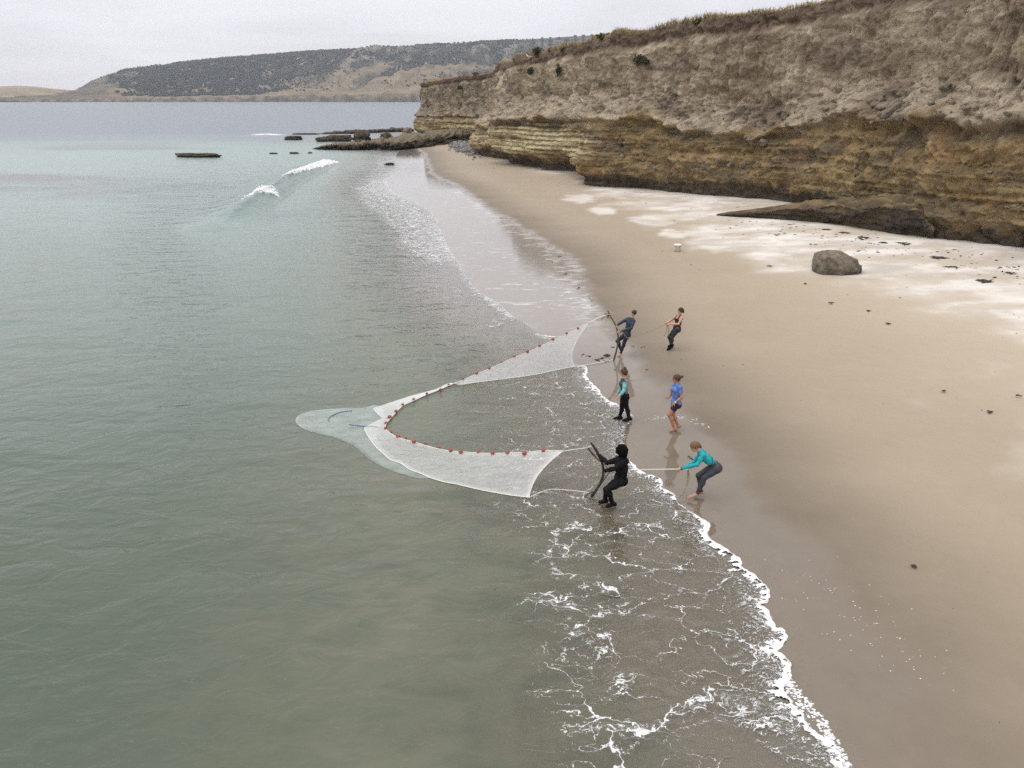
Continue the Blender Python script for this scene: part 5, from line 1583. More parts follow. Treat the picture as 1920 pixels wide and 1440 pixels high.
rope('bridle_rope', np.array([T0, (T0 + pole1_pts[0]) / 2 + (0, 0, -0.03), at_y(1142.5, 589, Y1 + 0.08)]), 0.014, M_ROPEW, 'white line tying the far net wing to the top of the grey pole')
rope('bridle_rope', np.array([LLn[0], at_z(1112, 682, 0.03), P1base + (0, 0, 0.05)]), 0.011, M_ROPEW, 'white line on wet sand from far net wing to grey pole foot')
rope('bridle_rope', np.array([T1, at_y(1078, 842.5, 16.6), at_y(1101, 839.5, Y2 + .05), at_y(1111, 835, Y2)]), 0.009, M_ROPEW, 'white line from the near net wing to the upper end of the black pole')
rope('bridle_rope', np.array([LLn[-1], at_z(1030, 918, 0.05), at_z(1075, 920, 0.05), at_y(1113, 925, Y2)]), 0.009, M_ROPEW, 'white line low over the water from near net wing to black pole foot')
# bridles behind the poles and the hauling ropes
K1 = at_y(1176.5, 634, Y1 + 0.02); K2 = at_y(1145, 882, Y2)
rope('bridle_rope', np.array([at_y(1142.5, 588, Y1 + .08), at_y(1158, 612, Y1 - 0.02), at_y(1164, 620, Y1 - 0.05), K1]), 0.010, M_ROPE, 'thin rope slanting down from the top of the grey pole across the person in navy')
rope('hauling_rope', np.array([K1, at_y(1205, 626, Y1 + 0.25), at_y(1228, 617, Y1 + 0.5), at_y(1247, 607.5, Y1 + 0.66)]), 0.012, M_ROPE, 'tan rope stretched from the person in navy to the person in the tank top')
rope('bridle_rope', np.array([at_y(1102, 840, Y2 + 0.02), at_y(1111, 851, Y2 + .03), at_y(1122, 862, Y2 + .02), at_y(1138, 876, Y2), K2]), np.array([0.022, 0.024, 0.012, 0.010, 0.010]), M_ROPED, 'dark knotted rope slanting down from the top of the black pole')
rope('bridle_rope', np.array([at_y(1110, 929, Y2), at_y(1124, 911, Y2), K2]), 0.012, M_ROPED, 'dark rope slanting up from the foot of the black pole')
rope('bridle_rope', np.array([at_z(1096, 931, 0.04), at_z(1103, 926, 0.06), at_y(1112, 922, Y2), at_z(1107, 930, 0.05)]), 0.016, M_ROPED, 'loose dark rope end trailing in the water at the foot of the black pole')
kelp(1138, 668, 13, 301, 'dark twigs of kelp caught at the foot of the grey pole', 'kelp caught on the net ropes')
kw = kelp(1137, 672, 12, 302, 'dark sprig of kelp snagged on the white line below the top of the grey pole', 'kelp caught on the net ropes')
kw.location = at_y(1136, 592, Y1 + 0.10)
kw.rotation_euler = (math.pi / 2, 0.4, 0)


# ------------------------------------------------------------------ people
class SDF:
    def __init__(self, lo, hi, h):
        self.h = h
        self.lo = np.array(lo, float)
        self.n = np.ceil((np.array(hi) - self.lo) / h).astype(int) + 1
        self.f = np.full(self.n, 9.0, np.float32)
        self.prims = []

    def _sub(self, lo, hi, pad=0.13):
        a = np.clip(np.floor((lo - pad - self.lo) / self.h).astype(int), 0, self.n - 1)
        b = np.clip(np.ceil((hi + pad - self.lo) / self.h).astype(int) + 1, 1, self.n)
        ax = [self.lo[k] + self.h * np.arange(a[k], b[k]) for k in range(3)]
        X, Y, Z = np.meshgrid(*ax, indexing='ij')
        return tuple(slice(a[k], b[k]) for k in range(3)), np.stack([X, Y, Z], -1)

    @staticmethod
    def d_cone(P, a, b, ra, rb):
        ab = b - a
        t = np.clip(((P - a) @ ab) / (ab @ ab + 1e-12), 0, 1)
        q = P - a - t[..., None] * ab
        return np.sqrt((q * q).sum(-1)) - (ra + (rb - ra) * t)

    @staticmethod
    def d_ell(P, c, rad, Rm):
        q = (P - c) @ Rm                               # columns of Rm are the axes
        k0 = np.sqrt(((q / rad) ** 2).sum(-1)) + 1e-9
        k1 = np.sqrt(((q / (rad * rad)) ** 2).sum(-1)) + 1e-9
        return k0 * (k0 - 1) / k1

    def _merge(self, sl, d, k):
        g = self.f[sl]
        hh = np.clip(0.5 + 0.5 * (g - d) / k, 0, 1)
        self.f[sl] = g + (d - g) * hh - k * hh * (1 - hh)

    def cone(self, a, b, ra, rb, label, k=0.025):
        a, b = np.asarray(a, float), np.asarray(b, float)
        r = max(ra, rb)
        sl, P = self._sub(np.minimum(a, b) - r, np.maximum(a, b) + r)
        self._merge(sl, self.d_cone(P, a, b, ra, rb), k)
        self.prims.append((label, lambda Q: self.d_cone(Q, a, b, ra, rb)))

    def ell(self, c, rad, Rm, label, k=0.025):
        c, rad = np.asarray(c, float), np.asarray(rad, float)
        r = rad.max()
        sl, P = self._sub(c - r, c + r)
        self._merge(sl, self.d_ell(P, c, rad, Rm), k)
        self.prims.append((label, lambda Q: self.d_ell(Q, c, rad, Rm)))

    def cut(self, c, rad, Rm, k=0.012):
        c, rad = np.asarray(c, float), np.asarray(rad, float)
        sl, P = self._sub(c - rad.max(), c + rad.max())
        self.f[sl] = np.maximum(self.f[sl], -self.d_ell(P, c, rad, Rm))

    def mesh(self):
        f = self.f; h = self.h
        s = f < 0
        n = np.array(f.shape)
        cells = np.zeros(n - 1, np.uint8)
        for i in (0, 1):
            for j in (0, 1):
                for k in (0, 1):
                    cells += s[i:n[0] - 1 + i, j:n[1] - 1 + j, k:n[2] - 1 + k]
        act = np.argwhere((cells > 0) & (cells < 8))
        acc = np.zeros((len(act), 3)); cnt = np.zeros(len(act))
        cor = [(i, j, k) for i in (0, 1) for j in (0, 1) for k in (0, 1)]
        val = {c: f[act[:, 0] + c[0], act[:, 1] + c[1], act[:, 2] + c[2]].astype(float) for c in cor}
        for c in cor:
            for ax in range(3):
                if c[ax] == 0:
                    d = list(c); d[ax] = 1; d = tuple(d)
                    va, vb = val[c], val[d]
                    m = (va < 0) != (vb < 0)
                    t = np.where(m, va / np.where(m, va - vb, 1), 0)
                    p = np.tile(np.array(c, float), (len(act), 1)); p[:, ax] += t
                    acc += p * m[:, None]; cnt += m
        V = self.lo + (act + acc / cnt[:, None]) * h
        idx = np.full(n - 1, -1, np.int64)
        idx[tuple(act.T)] = np.arange(len(act))
        Q = []
        for ax in range(3):
            u, v = (ax + 1) % 3, (ax + 2) % 3
            sl0 = [slice(None)] * 3; sl1 = [slice(None)] * 3
            sl0[ax] = slice(0, -1); sl1[ax] = slice(1, None)
            cross = s[tuple(sl0)] != s[tuple(sl1)]
            e = np.argwhere(cross)
            e = e[(e[:, u] > 0) & (e[:, v] > 0) & (e[:, u] < n[u] - 1) & (e[:, v] < n[v] - 1)]
            q = []
            for du, dv in ((-1, -1), (0, -1), (0, 0), (-1, 0)):
                t = e.copy(); t[:, u] += du; t[:, v] += dv
                q.append(idx[tuple(t.T)])
            q = np.stack(q, 1)
            flip = ~s[tuple(e.T)]
            q[flip] = q[flip][:, ::-1]
            Q.append(q)
        Q = np.concatenate(Q)
        return V, Q[(Q >= 0).all(1)]

    def labels(self, V):
        D = np.stack([p[1](V) for p in self.prims], 1)
        return np.array([p[0] for p in self.prims], object)[D.argmin(1)]


def axes(fwd, up):
    f = np.asarray(fwd, float); f /= np.linalg.norm(f)
    u = np.asarray(up, float); u = u - f * (u @ f); u /= np.linalg.norm(u)
    return f, np.cross(u, f), u                          # forward, left, up


SKIN = {}
def skin_mat(key, col):
    if key not in SKIN:
        SKIN[key] = simple_mat('skin_' + key, col, 0.55, 0.12, 14, 0.35)
    return SKIN[key]


M_EYE = simple_mat('eye', (0.05, 0.035, 0.03), 0.2, 0.1)
M_LIP = simple_mat('lips', (0.36, 0.14, 0.11), 0.5, 0.1)


def hand_tubes(wrist, d, grip, palm_n, curl, size=1.0):
    """palm is in the body surface; returns the four fingers and thumb as tapering tubes rooted inside it"""
    d = d / np.linalg.norm(d)
    w = grip - d * (grip @ d); w /= np.linalg.norm(w) + 1e-9
    n = np.cross(d, w)
    if n @ palm_n < 0: n = -n
    out = []
    for i, (ln, off_) in enumerate(((0.92, -0.030), (1.04, -0.010), (0.97, 0.010), (0.76, 0.029))):
        p = wrist + d * 0.062 * size + w * off_ * size
        pts = [p - d * 0.01, p + d * 0.022 * size]
        ang = 0.0
        for sl, a in ((0.040, curl), (0.027, curl * 1.15), (0.020, curl * 0.8)):
            ang += a
            pts.append(pts[-1] + (d * math.cos(ang) + n * math.sin(ang)) * sl * ln * size)
        out.append((np.array(pts), np.array([0.0105, 0.0102, 0.0095, 0.0085, 0.006]) * size))
    p = wrist + d * 0.020 * size - w * 0.026 * size
    pts = np.array([p, p + (d * 0.6 - w * 0.62 + n * 0.35) * 0.035 * size, p + (d * 1.3 - w * 0.62 + n * 0.95) * 0.042 * size, p + (d * 1.7 - w * 0.30 + n * 1.5) * 0.044 * size])
    out.append((pts, np.array([0.013, 0.0115, 0.010, 0.007]) * size))
    return out


def person(label, J, Yb, face, skin, hair, garments, bare, hair_mat, group='people hauling the seine', female=True, grip=(0, 0, 1), curl=(0.75, 0.75), head_r=1.0, scale=1.0, extras=None, hips_w=0.088, sh_w=0.165, up_head=None):
    """J: joint name -> (photo x, photo y, depth offset in m); far limbs end in F, near limbs in N"""
    g = {k: at_y(v[0], v[1], Yb + v[2]) for k, v in J.items()}
    S_ = scale
    allp = np.array(list(g.values()))
    sd = SDF(allp.min(0) - 0.27, allp.max(0) + 0.27, 0.0115)
    neck, hip = g['neck'], g['hip']
    spine_up = (neck - hip) / np.linalg.norm(neck - hip)
    hipN = hip + g['hN'] - hip if 'hN' in g else hip + np.array([0, -hips_w, 0])
    hipF = hip + np.array([0, hips_w, 0])
    shN, shF = g['shN'], g['shF']
    # trunk
    mid = hip * 0.55 + (shN + shF) * 0.225
    waist = hip * 0.60 + neck * 0.40
    sh_mid = (shN + shF) / 2
    chest = waist * 0.40 + sh_mid * 0.60
    side = (shF - shN); side /= np.linalg.norm(side)
    front = np.cross(side, spine_up); 
    if front @ np.asarray(face, float) < 0: front = -front
    trunk_R = np.stack([front, side, spine_up], 1)
    wf = 0.88 if female else 1.0
    Ltr = np.linalg.norm(neck - hip)
    sd.ell(chest, (0.112 * wf, 0.168 * wf, 0.19), trunk_R, 'chest', 0.05)
    sd.ell(waist, (0.098 * wf, 0.138 * wf, 0.15), trunk_R, 'waist', 0.05)
    sd.ell(hip * 0.93 + neck * 0.07, (0.118, 0.162 if female else 0.155, 0.135), trunk_R, 'pelvis', 0.05)
    sd.cone(hip - front * 0.035 + side * 0.06 - spine_up * .02, hip - front * 0.04 + side * 0.07 - spine_up * 0.05, 0.088, 0.082, 'pelvis', 0.04)
    sd.cone(hip - front * 0.035 - side * 0.06 - spine_up * .02, hip - front * 0.04 - side * 0.07 - spine_up * 0.05, 0.088, 0.082, 'pelvis', 0.04)
    if female:
        for s in (-1, 1):
            sd.ell(chest + front * 0.075 + side * 0.062 * s + spine_up * 0.03, (0.062, 0.064, 0.066), trunk_R, 'chest', 0.04)
    base_neck = neck * 0.72 + sh_mid * 0.28
    for s in (shN, shF):
        sd.cone(base_neck, s, 0.062 * wf, 0.060 * wf, 'chest', 0.045)
    sd.cone(sh_mid, neck, 0.07, 0.052 * wf, 'collar', 0.04)
    # head
    hd = g['head']
    uh = np.asarray(up_head, float) if up_head is not None else (hd - neck)
    f_, l_, u_ = axes(face, uh)
    HR_ = np.stack([f_, l_, u_], 1)
    k_ = head_r
    sd.cone(neck - spine_up * 0.01, hd - u_ * 0.05 - f_ * 0.012, 0.052 * wf, 0.050 * wf, 'neck', 0.03)
    sd.ell(hd + u_ * 0.022 * k_ - f_ * 0.008, (0.094 * k_, 0.076 * k_, 0.092 * k_), HR_, 'head', 0.03)
    sd.ell(hd - u_ * 0.040 * k_ + f_ * 0.032 * k_, (0.062 * k_, 0.055 * k_, 0.074 * k_), HR_, 'head', 0.03)
    sd.cone(hd + f_ * 0.082 * k_ + u_ * 0.012 * k_, hd + f_ * 0.104 * k_ - u_ * 0.024 * k_, 0.010, 0.014, 'head', 0.012)
    sd.cone(hd + f_ * 0.078 * k_ - u_ * 0.088 * k_, hd + f_ * 0.080 * k_ - u_ * 0.090 * k_, 0.020, 0.018, 'head', 0.02)
    for s in (-1, 1):
        sd.ell(hd + l_ * 0.076 * k_ * s - u_ * 0.004 - f_ * 0.012, (0.020, 0.010, 0.032), HR_, 'head', 0.010)
    # arms
    hand_info = []
    for c in 'NF':
        sh, el, wr = g['sh' + c], g['el' + c], g['ha' + c]
        m1 = sh * 0.5 + el * 0.5
        a = 0.9 if female else 1.06
        sd.cone(sh, m1, 0.058 * a, 0.050 * a, 'arm_upper', 0.03)
        sd.cone(m1, el, 0.050 * a, 0.042 * a, 'arm_lower', 0.03)
        fd = wr - el; fl = np.linalg.norm(fd); fd /= fl
        w0 = wr - fd * 0.075                             # 'ha' marks the closed fist; the wrist lies behind it
        m2 = el * 0.6 + w0 * 0.4
        sd.cone(el, m2, 0.042 * a, 0.044 * a, 'forearm', 0.03)
        sd.cone(m2, w0, 0.044 * a, 0.029 * a, 'forearm', 0.03)
        gr = np.asarray(grip, float); gr = gr - fd * (gr @ fd); gr /= np.linalg.norm(gr) + 1e-9
        pn_ = np.cross(fd, gr)
        pal = np.stack([fd, gr, pn_], 1)
        sd.ell(w0 + fd * 0.045, (0.050, 0.041, 0.022), pal, 'hand', 0.015)
        sd.cone(w0 - fd * 0.02, w0 + fd * 0.03, 0.027, 0.026, 'hand', 0.015)
        hand_info.append((w0, fd, gr, pn_ if c == 'N' else -pn_, curl[0 if c == 'N' else 1]))
    # legs
    for c in 'NF':
        h0 = hip + np.array([0, (-1 if c == 'N' else 1) * hips_w, 0]) if abs(side[1]) > 0.5 else hip + side * (-1 if c == 'N' else 1) * hips_w
        kn, an, to = g['kn' + c], g['an' + c], g['to' + c]
        m = h0 * 0.56 + kn * 0.44
        a = 1.0
        sd.cone(h0, m, 0.094 * a, 0.076 * a, 'thigh_upper', 0.04)
        sd.cone(m, kn, 0.076 * a, 0.057 * a, 'thigh_lower', 0.03)
        sh_d = an - kn
        back = -np.asarray(face, float); back = back - sh_d * (back @ sh_d) / (sh_d @ sh_d)
        cal = kn + sh_d * 0.30 + back / (np.linalg.norm(back) + 1e-9) * 0.018
        sd.cone(kn, cal, 0.054 * a, 0.057 * a, 'shin_upper', 0.03)
        sd.cone(cal, kn + sh_d * 0.68, 0.057 * a, 0.042 * a, 'shin_upper', 0.03)
        sd.cone(kn + sh_d * 0.68, an, 0.042 * a, 0.035 * a, 'shin_lower', 0.03)
        td = to - an
        heel = an - td / np.linalg.norm(td) * 0.045 + sh_d / np.linalg.norm(sh_d) * 0.045
        ball = an * 0.25 + to * 0.75
        sd.cone(heel, an, 0.034, 0.036, 'foot', 0.02)
        sd.cone(heel, ball, 0.032, 0.034, 'foot', 0.025)
        sd.cone(an, ball, 0.036, 0.030, 'foot', 0.03)
        sd.cone(ball, to, 0.034, 0.022, 'foot', 0.02)
    V, F = sd.mesh()
    lab = sd.labels(V)
    e = empty('person', tuple(at_y(J['anN'][0], J['anN'][1], Yb) * (1, 1, 0)), label, 'person', group)
    o3 = np.array(e.location)
    # fingers rooted in the palms belong to the same body mesh
    BV, BF, BT, o_ = [V], [F], [], len(V)
    for (w0, fd, gr, pn_, cu) in hand_info:
        for pts, rad in hand_tubes(w0, fd, gr, pn_, cu):
            v_, f4, f3 = tube_arrays(pts, rad, 6)
            BV.append(v_); BF.append(f4 + o_); BT.append(f3 + o_); o_ += len(v_)
    body = raw_obj('body', np.concatenate(BV) - o3, [np.concatenate(BF), np.concatenate(BT)], skin, e)
    # normals for the clothes
    fn = np.cross(V[F[:, 2]] - V[F[:, 0]], V[F[:, 3]] - V[F[:, 1]])
    vn = np.zeros_like(V)
    for k in range(4): np.add.at(vn, F[:, k], fn)
    vn /= np.linalg.norm(vn, axis=1)[:, None] + 1e-12
    for (gname, labs, off_, mat, test) in garments:
        m = np.isin(lab, list(labs))
        if test is not None:
            m &= test(V, dict(g=g, hip=hip, neck=neck, up=spine_up, front=front, side=side, chest=chest, waist=waist, sh=sh_mid))
        fm = m[F].any(1)
        us = np.unique(F[fm]); rm = np.full(len(V), -1); rm[us] = np.arange(len(us))
        wr_ = 0.0035 * fbm(V[us, 0] * 11, V[us, 1] * 11, V[us, 2] * 16, 3)
        raw_obj(gname, V[us] + vn[us] * (off_ + wr_)[:, None] - o3, rm[F[fm]], mat, e)
    # eyes and mouth
    iv, ifc = ICO[2]
    for s in (-1, 1):
        c = hd + f_ * 0.084 * k_ + l_ * 0.030 * s + u_ * 0.010
        raw_obj('eye', iv * 0.0115 + c - o3, ifc, M_EYE, e)
    raw_obj('mouth', (iv * np.array([0.008, 0.022, 0.007])) @ HR_.T + hd + f_ * 0.092 * k_ - u_ * 0.056 * k_ - o3, ifc, M_LIP, e)
    # hair
    hs = SDF(hd - 0.30, hd + 0.30, 0.0095)
    hair(hs, hd, f_, l_, u_, HR_, k_)
    hv, hf = hs.mesh()
    hv = hv + 0.004 * fbm(hv[:, 0] * 30, hv[:, 1] * 30, hv[:, 2] * 30, 3)[:, None] * (hv - hd) / np.linalg.norm(hv - hd, axis=1)[:, None]
    raw_obj('hair', hv - o3, hf, hair_mat, e)
    if extras: extras(e, o3, g, hd, f_, l_, u_, HR_)
    return e


def hair_cap(hs, hd, f_, l_, u_, HR_, k_, back=0.0, thick=0.012):
    hs.ell(hd + u_ * 0.026 * k_ - f_ * 0.014, (0.096 * k_ + thick, 0.078 * k_ + thick, 0.094 * k_ + thick), HR_, 'hair', 0.02)
    hs.cone(hd - f_ * 0.055 - u_ * 0.02, hd - f_ * 0.062 - u_ * (0.05 + back), 0.052, 0.036, 'hair', 0.03)
    hs.cut(hd + f_ * 0.105 * k_ - u_ * 0.045 * k_, np.array((0.105, 0.12, 0.098)) * k_, HR_)
    hs.cut(hd + f_ * 0.04 - u_ * 0.12, (0.09, 0.13, 0.06), HR_)


def hair_short(*a):
    hair_cap(*a, thick=0.008)


def hair_bun_high(hs, hd, f_, l_, u_, HR_, k_):
    hair_cap(hs, hd, f_, l_, u_, HR_, k_)
    hs.ell(hd + u_ * 0.135 - f_ * 0.045, (0.045, 0.045, 0.042), HR_, 'hair', 0.02)


def hair_bun_back(hs, hd, f_, l_, u_, HR_, k_):
    hair_cap(hs, hd, f_, l_, u_, HR_, k_)
    hs.ell(hd + u_ * 0.055 - f_ * 0.145, (0.042, 0.038, 0.038), HR_, 'hair', 0.02)
    hs.cone(hd + u_ * 0.06 - f_ * 0.17, hd + u_ * 0.075 - f_ * 0.195, 0.016, 0.006, 'hair', 0.01)


def hair_low(hs, hd, f_, l_, u_, HR_, k_):
    hair_cap(hs, hd, f_, l_, u_, HR_, k_)
    hs.cone(hd - f_ * 0.10 - u_ * 0.01, hd - f_ * 0.115 - u_ * 0.10, 0.042, 0.020, 'hair', 0.03)


def hair_bushy(hs, hd, f_, l_, u_, HR_, k_):
    hs.ell(hd + u_ * 0.03 - f_ * 0.02, (0.132, 0.130, 0.135), HR_, 'hair', 0.03)
    hs.cone(hd - f_ * 0.05 - u_ * 0.04, hd - f_ * 0.05 - u_ * 0.13, 0.105, 0.085, 'hair', 0.04)
    for k in range(26):
        a = k * 2.4; z = 1 - 2 * (k + 0.5) / 26
        v = np.array([math.cos(a) * math.sqrt(1 - z * z), math.sin(a) * math.sqrt(1 - z * z), z])
        hs.ell(hd + u_ * 0.02 - f_ * 0.02 + (HR_ @ v) * 0.118, (0.032, 0.032, 0.032), HR_, 'hair', 0.02)
    hs.cut(hd + f_ * 0.15 - u_ * 0.03, (0.115, 0.08, 0.11), HR_)


def cloth_mat(name, col, rough=0.6, spec=0.4, amt=0.2):
    return simple_mat(name, col, rough, amt, 22.0, spec, 0.25, 0.0)


M_BLACK = cloth_mat('neoprene_black', (0.006, 0.006, 0.007), 0.75, 0.15)
M_NAVY = cloth_mat('neoprene_navy', (0.018, 0.028, 0.050), 0.5)
M_NAVYD = cloth_mat('neoprene_dark_navy', (0.012, 0.015, 0.024), 0.55)
M_LEGG = cloth_mat('legging_dark', (0.016, 0.019, 0.028), 0.5)
M_TEAL = cloth_mat('neoprene_teal', (0.008, 0.30, 0.335), 0.5)
M_MINT = cloth_mat('neoprene_mint', (0.20, 0.44, 0.43), 0.45)
M_DTEAL = cloth_mat('neoprene_dark_teal', (0.015, 0.055, 0.065), 0.5)
M_GREYS = cloth_mat('neoprene_grey', (0.19, 0.20, 0.215), 0.35, 0.6)
M_CHAR = cloth_mat('neoprene_charcoal', (0.040, 0.042, 0.052), 0.55)
M_BLUE = cloth_mat('shirt_blue', (0.075, 0.155, 0.42), 0.35, 0.6)
M_TANK = cloth_mat('tank_black', (0.016, 0.012, 0.013), 0.7)
M_HAIRD = cloth_mat('hair_dark', (0.028, 0.016, 0.011), 0.5, 0.4, 0.4)
M_HAIRB = cloth_mat('hair_brown', (0.065, 0.032, 0.016), 0.5, 0.4, 0.45)
M_HAIRL = cloth_mat('hair_light_brown', (0.155, 0.085, 0.042), 0.5, 0.4, 0.5)
M_HAIRK = cloth_mat('hair_black', (0.004, 0.0035, 0.0035), 0.9, 0.1, 0.4)
M_GLASS = simple_mat('dark_lens', (0.01, 0.01, 0.012), 0.12, 0.1, 5, 0.6)
skA, skB, skC = skin_mat('fair', (0.50, 0.275, 0.185)), skin_mat('tan', (0.40, 0.20, 0.125)), skin_mat('light', (0.56, 0.33, 0.235))

ARMS = {'arm_upper', 'arm_lower', 'forearm'}
TRUNK = {'chest', 'waist', 'pelvis'}
LEGS = {'thigh_upper', 'thigh_lower', 'shin_upper', 'shin_lower'}

# --- far pole, person in navy, leaning back on the pole
YA = on_ground(1163, 667)[1]
person('person in navy wetsuit with short dark hair leaning back on the grey pole', {
    'head': (1188.3, 587.5, -0.02), 'neck': (1184.3, 596.5, 0.0), 'shN': (1188.0, 602.0, -0.15), 'shF': (1177.3, 598.5, 0.16),
    'elN': (1183.6, 615.0, -0.26), 'haN': (1160.0, 623.0, Y1 - YA - 0.02), 'elF': (1166.5, 603.5, 0.16), 'haF': (1155.0, 611.0, Y1 - YA + 0.06),
    'hip': (1175.0, 627.0, 0.0), 'knN': (1170.5, 642.0, -0.10), 'anN': (1164.0, 662.0, -0.05), 'toN': (1158.0, 668.0, -0.06),
    'knF': (1157.5, 639.5, 0.13), 'anF': (1164.5, 657.0, 0.10), 'toF': (1160.0, 663.5, 0.10)}, YA, (-0.80, -0.45, -0.25), skC, hair_short,
    [('wetsuit_top', ARMS | {'chest', 'waist', 'collar'}, 0.006, M_NAVY, None), ('wetsuit_legs', {'pelvis'} | LEGS, 0.006, M_NAVYD, None)], None, M_HAIRD, female=False, grip=(0.2, 0, 1), curl=(0.9, 0.9))

# --- far rope, person in black tank top
YB = on_ground(1254, 655.5)[1]
def coil(e, o3, g, hd, f_, l_, u_, HR_): pass
person('person in black tank top and leggings pulling the tan rope', {
    'head': (1276.0, 583.0, 0.0), 'neck': (1274.5, 591.5, 0.0), 'shN': (1279.0, 596.5, -0.15), 'shF': (1268.0, 594.0, 0.15),
    'elN': (1272.0, 607.5, -0.23), 'haN': (1252.0, 608.0, -0.04), 'elF': (1259.5, 599.5, 0.20), 'haF': (1248.0, 607.0, 0.02),
    'hip': (1269.0, 616.5, 0.0), 'knN': (1259.5, 633.5, -0.09), 'anN': (1258.5, 650.0, -0.07), 'toN': (1251.5, 656.0, -0.08),
    'knF': (1254.5, 632.0, 0.10), 'anF': (1259.0, 646.5, 0.10), 'toF': (1253.0, 650.5, 0.10)}, YB, (-0.95, -0.2, -0.2), skA, hair_low,
    [('tank_top', {'chest', 'waist', 'pelvis'}, 0.007, M_TANK, lambda V, q: ((V - q['hip']) @ q['up'] > 0.03) & (((V - q['sh']) @ q['up'] < -0.045) | (np.abs(np.abs((V - q['sh']) @ q['side']) - 0.075) < 0.018))),
     ('leggings', {'pelvis'} | LEGS, 0.006, M_LEGG, lambda V, q: (V - q['hip']) @ q['up'] < 0.06), ('booties', {'foot', 'shin_lower'}, 0.011, M_BLACK, None)], None, M_HAIRD, grip=(-0.2, 1, 0.2), curl=(0.95, 0.95))

# --- standing, grey and mint wetsuit top
YC = on_ground(1172, 788.5)[1]
person('person with high hair bun in grey and mint wetsuit top walking to the water', {
    'head': (1169.6, 698.5, 0.0), 'neck': (1170.5, 709.0, 0.0), 'shN': (1173.0, 716.5, -0.13), 'shF': (1167.5, 715.0, 0.15),
    'elN': (1169.5, 733.0, -0.20), 'haN': (1158.8, 745.5, -0.20), 'elF': (1163.5, 730.0, 0.22), 'haF': (1156.0, 741.0, 0.24),
    'hip': (1170.8, 743.0, 0.0), 'knN': (1174.8, 765.0, -0.07), 'anN': (1179.5, 784.0, -0.07), 'toN': (1168.5, 789.5, -0.08),
    'knF': (1165.8, 762.5, 0.09), 'anF': (1162.5, 781.5, 0.10), 'toF': (1150.5, 786.0, 0.12)}, YC, (-0.92, 0.38, -0.12), skA, hair_bun_high,
    [('wetsuit_legs', {'pelvis'} | LEGS, 0.006, M_BLACK, None), ('wetsuit_back', {'chest', 'waist', 'collar'}, 0.006, M_GREYS, lambda V, q: (V - q['waist']) @ q['front'] < 0.035),
     ('wetsuit_front', {'chest', 'waist', 'collar'}, 0.006, M_DTEAL, lambda V, q: (V - q['waist']) @ q['front'] > 0.015), ('sleeve', ARMS, 0.007, M_MINT, lambda V, q: (V - q['sh']) @ q['side'] < 0), ('sleeve', ARMS, 0.007, M_MINT, lambda V, q: (V - q['sh']) @ q['side'] >= 0), ('booties', {'foot', 'shin_lower'}, 0.010, M_BLACK, None)],
    None, M_HAIRB, group='people watching the haul', grip=(0, 1, 0.3), curl=(0.3, 0.3))

# --- standing, blue shirt and shorts
YD = on_ground(1264, 808.5)[1]
def shades(e, o3, g, hd, f_, l_, u_, HR_):
    iv, ifc = ICO[2]
    for s in (-1, 1):
        raw_obj('lens', (iv * np.array([0.008, 0.026, 0.019])) @ HR_.T + hd + f_ * 0.096 + l_ * 0.031 * s + u_ * 0.012 - o3, ifc, M_GLASS, e)
        tube('temple', np.array([hd + f_ * 0.09 + l_ * 0.058 * s + u_ * 0.014, hd + f_ * 0.02 + l_ * 0.080 * s + u_ * 0.012, hd - f_ * 0.02 + l_ * 0.083 * s]) - o3, 0.004, M_GLASS, e, 5)
    fd = g['haN'] - g['elN']; fd /= np.linalg.norm(fd)
    w = g['haN'] - fd * 0.10
    tube('wristband', np.array([w - fd * 0.012, w + fd * 0.012]) - o3, 0.036, simple_mat('band_white', (0.7, 0.68, 0.64), 0.5, 0.05), e, 12)
person('barefoot person in blue shirt and black shorts with sunglasses', {
    'head': (1268.5, 710.0, 0.0), 'neck': (1270.0, 719.5, 0.0), 'shN': (1275.0, 726.5, -0.14), 'shF': (1264.0, 724.5, 0.15),
    'elN': (1278.5, 745.0, -0.22), 'haN': (1262.0, 758.0, -0.16), 'elF': (1258.0, 740.0, 0.24), 'haF': (1253.5, 746.0, 0.20),
    'hip': (1267.5, 757.0, 0.0), 'knN': (1254.5, 777.0, -0.07), 'anN': (1264.5, 803.5, -0.05), 'toN': (1256.5, 809.0, -0.06),
    'knF': (1261.0, 778.5, 0.09), 'anF': (1272.0, 798.5, 0.08), 'toF': (1265.5, 804.5, 0.08)}, YD, (-0.97, 0.12, -0.08), skB, hair_bun_back,
    [('shorts', {'pelvis', 'thigh_upper'}, 0.010, M_TANK, lambda V, q: (V - q['hip']) @ q['up'] < 0.09), ('shirt', {'chest', 'waist', 'pelvis', 'arm_upper'}, 0.012, M_BLUE, lambda V, q: ((V - q['hip']) @ q['up'] > 0.035))],
    None, M_HAIRB, group='people watching the haul', grip=(0, 1, 0.3), curl=(0.35, 0.6), extras=shades)

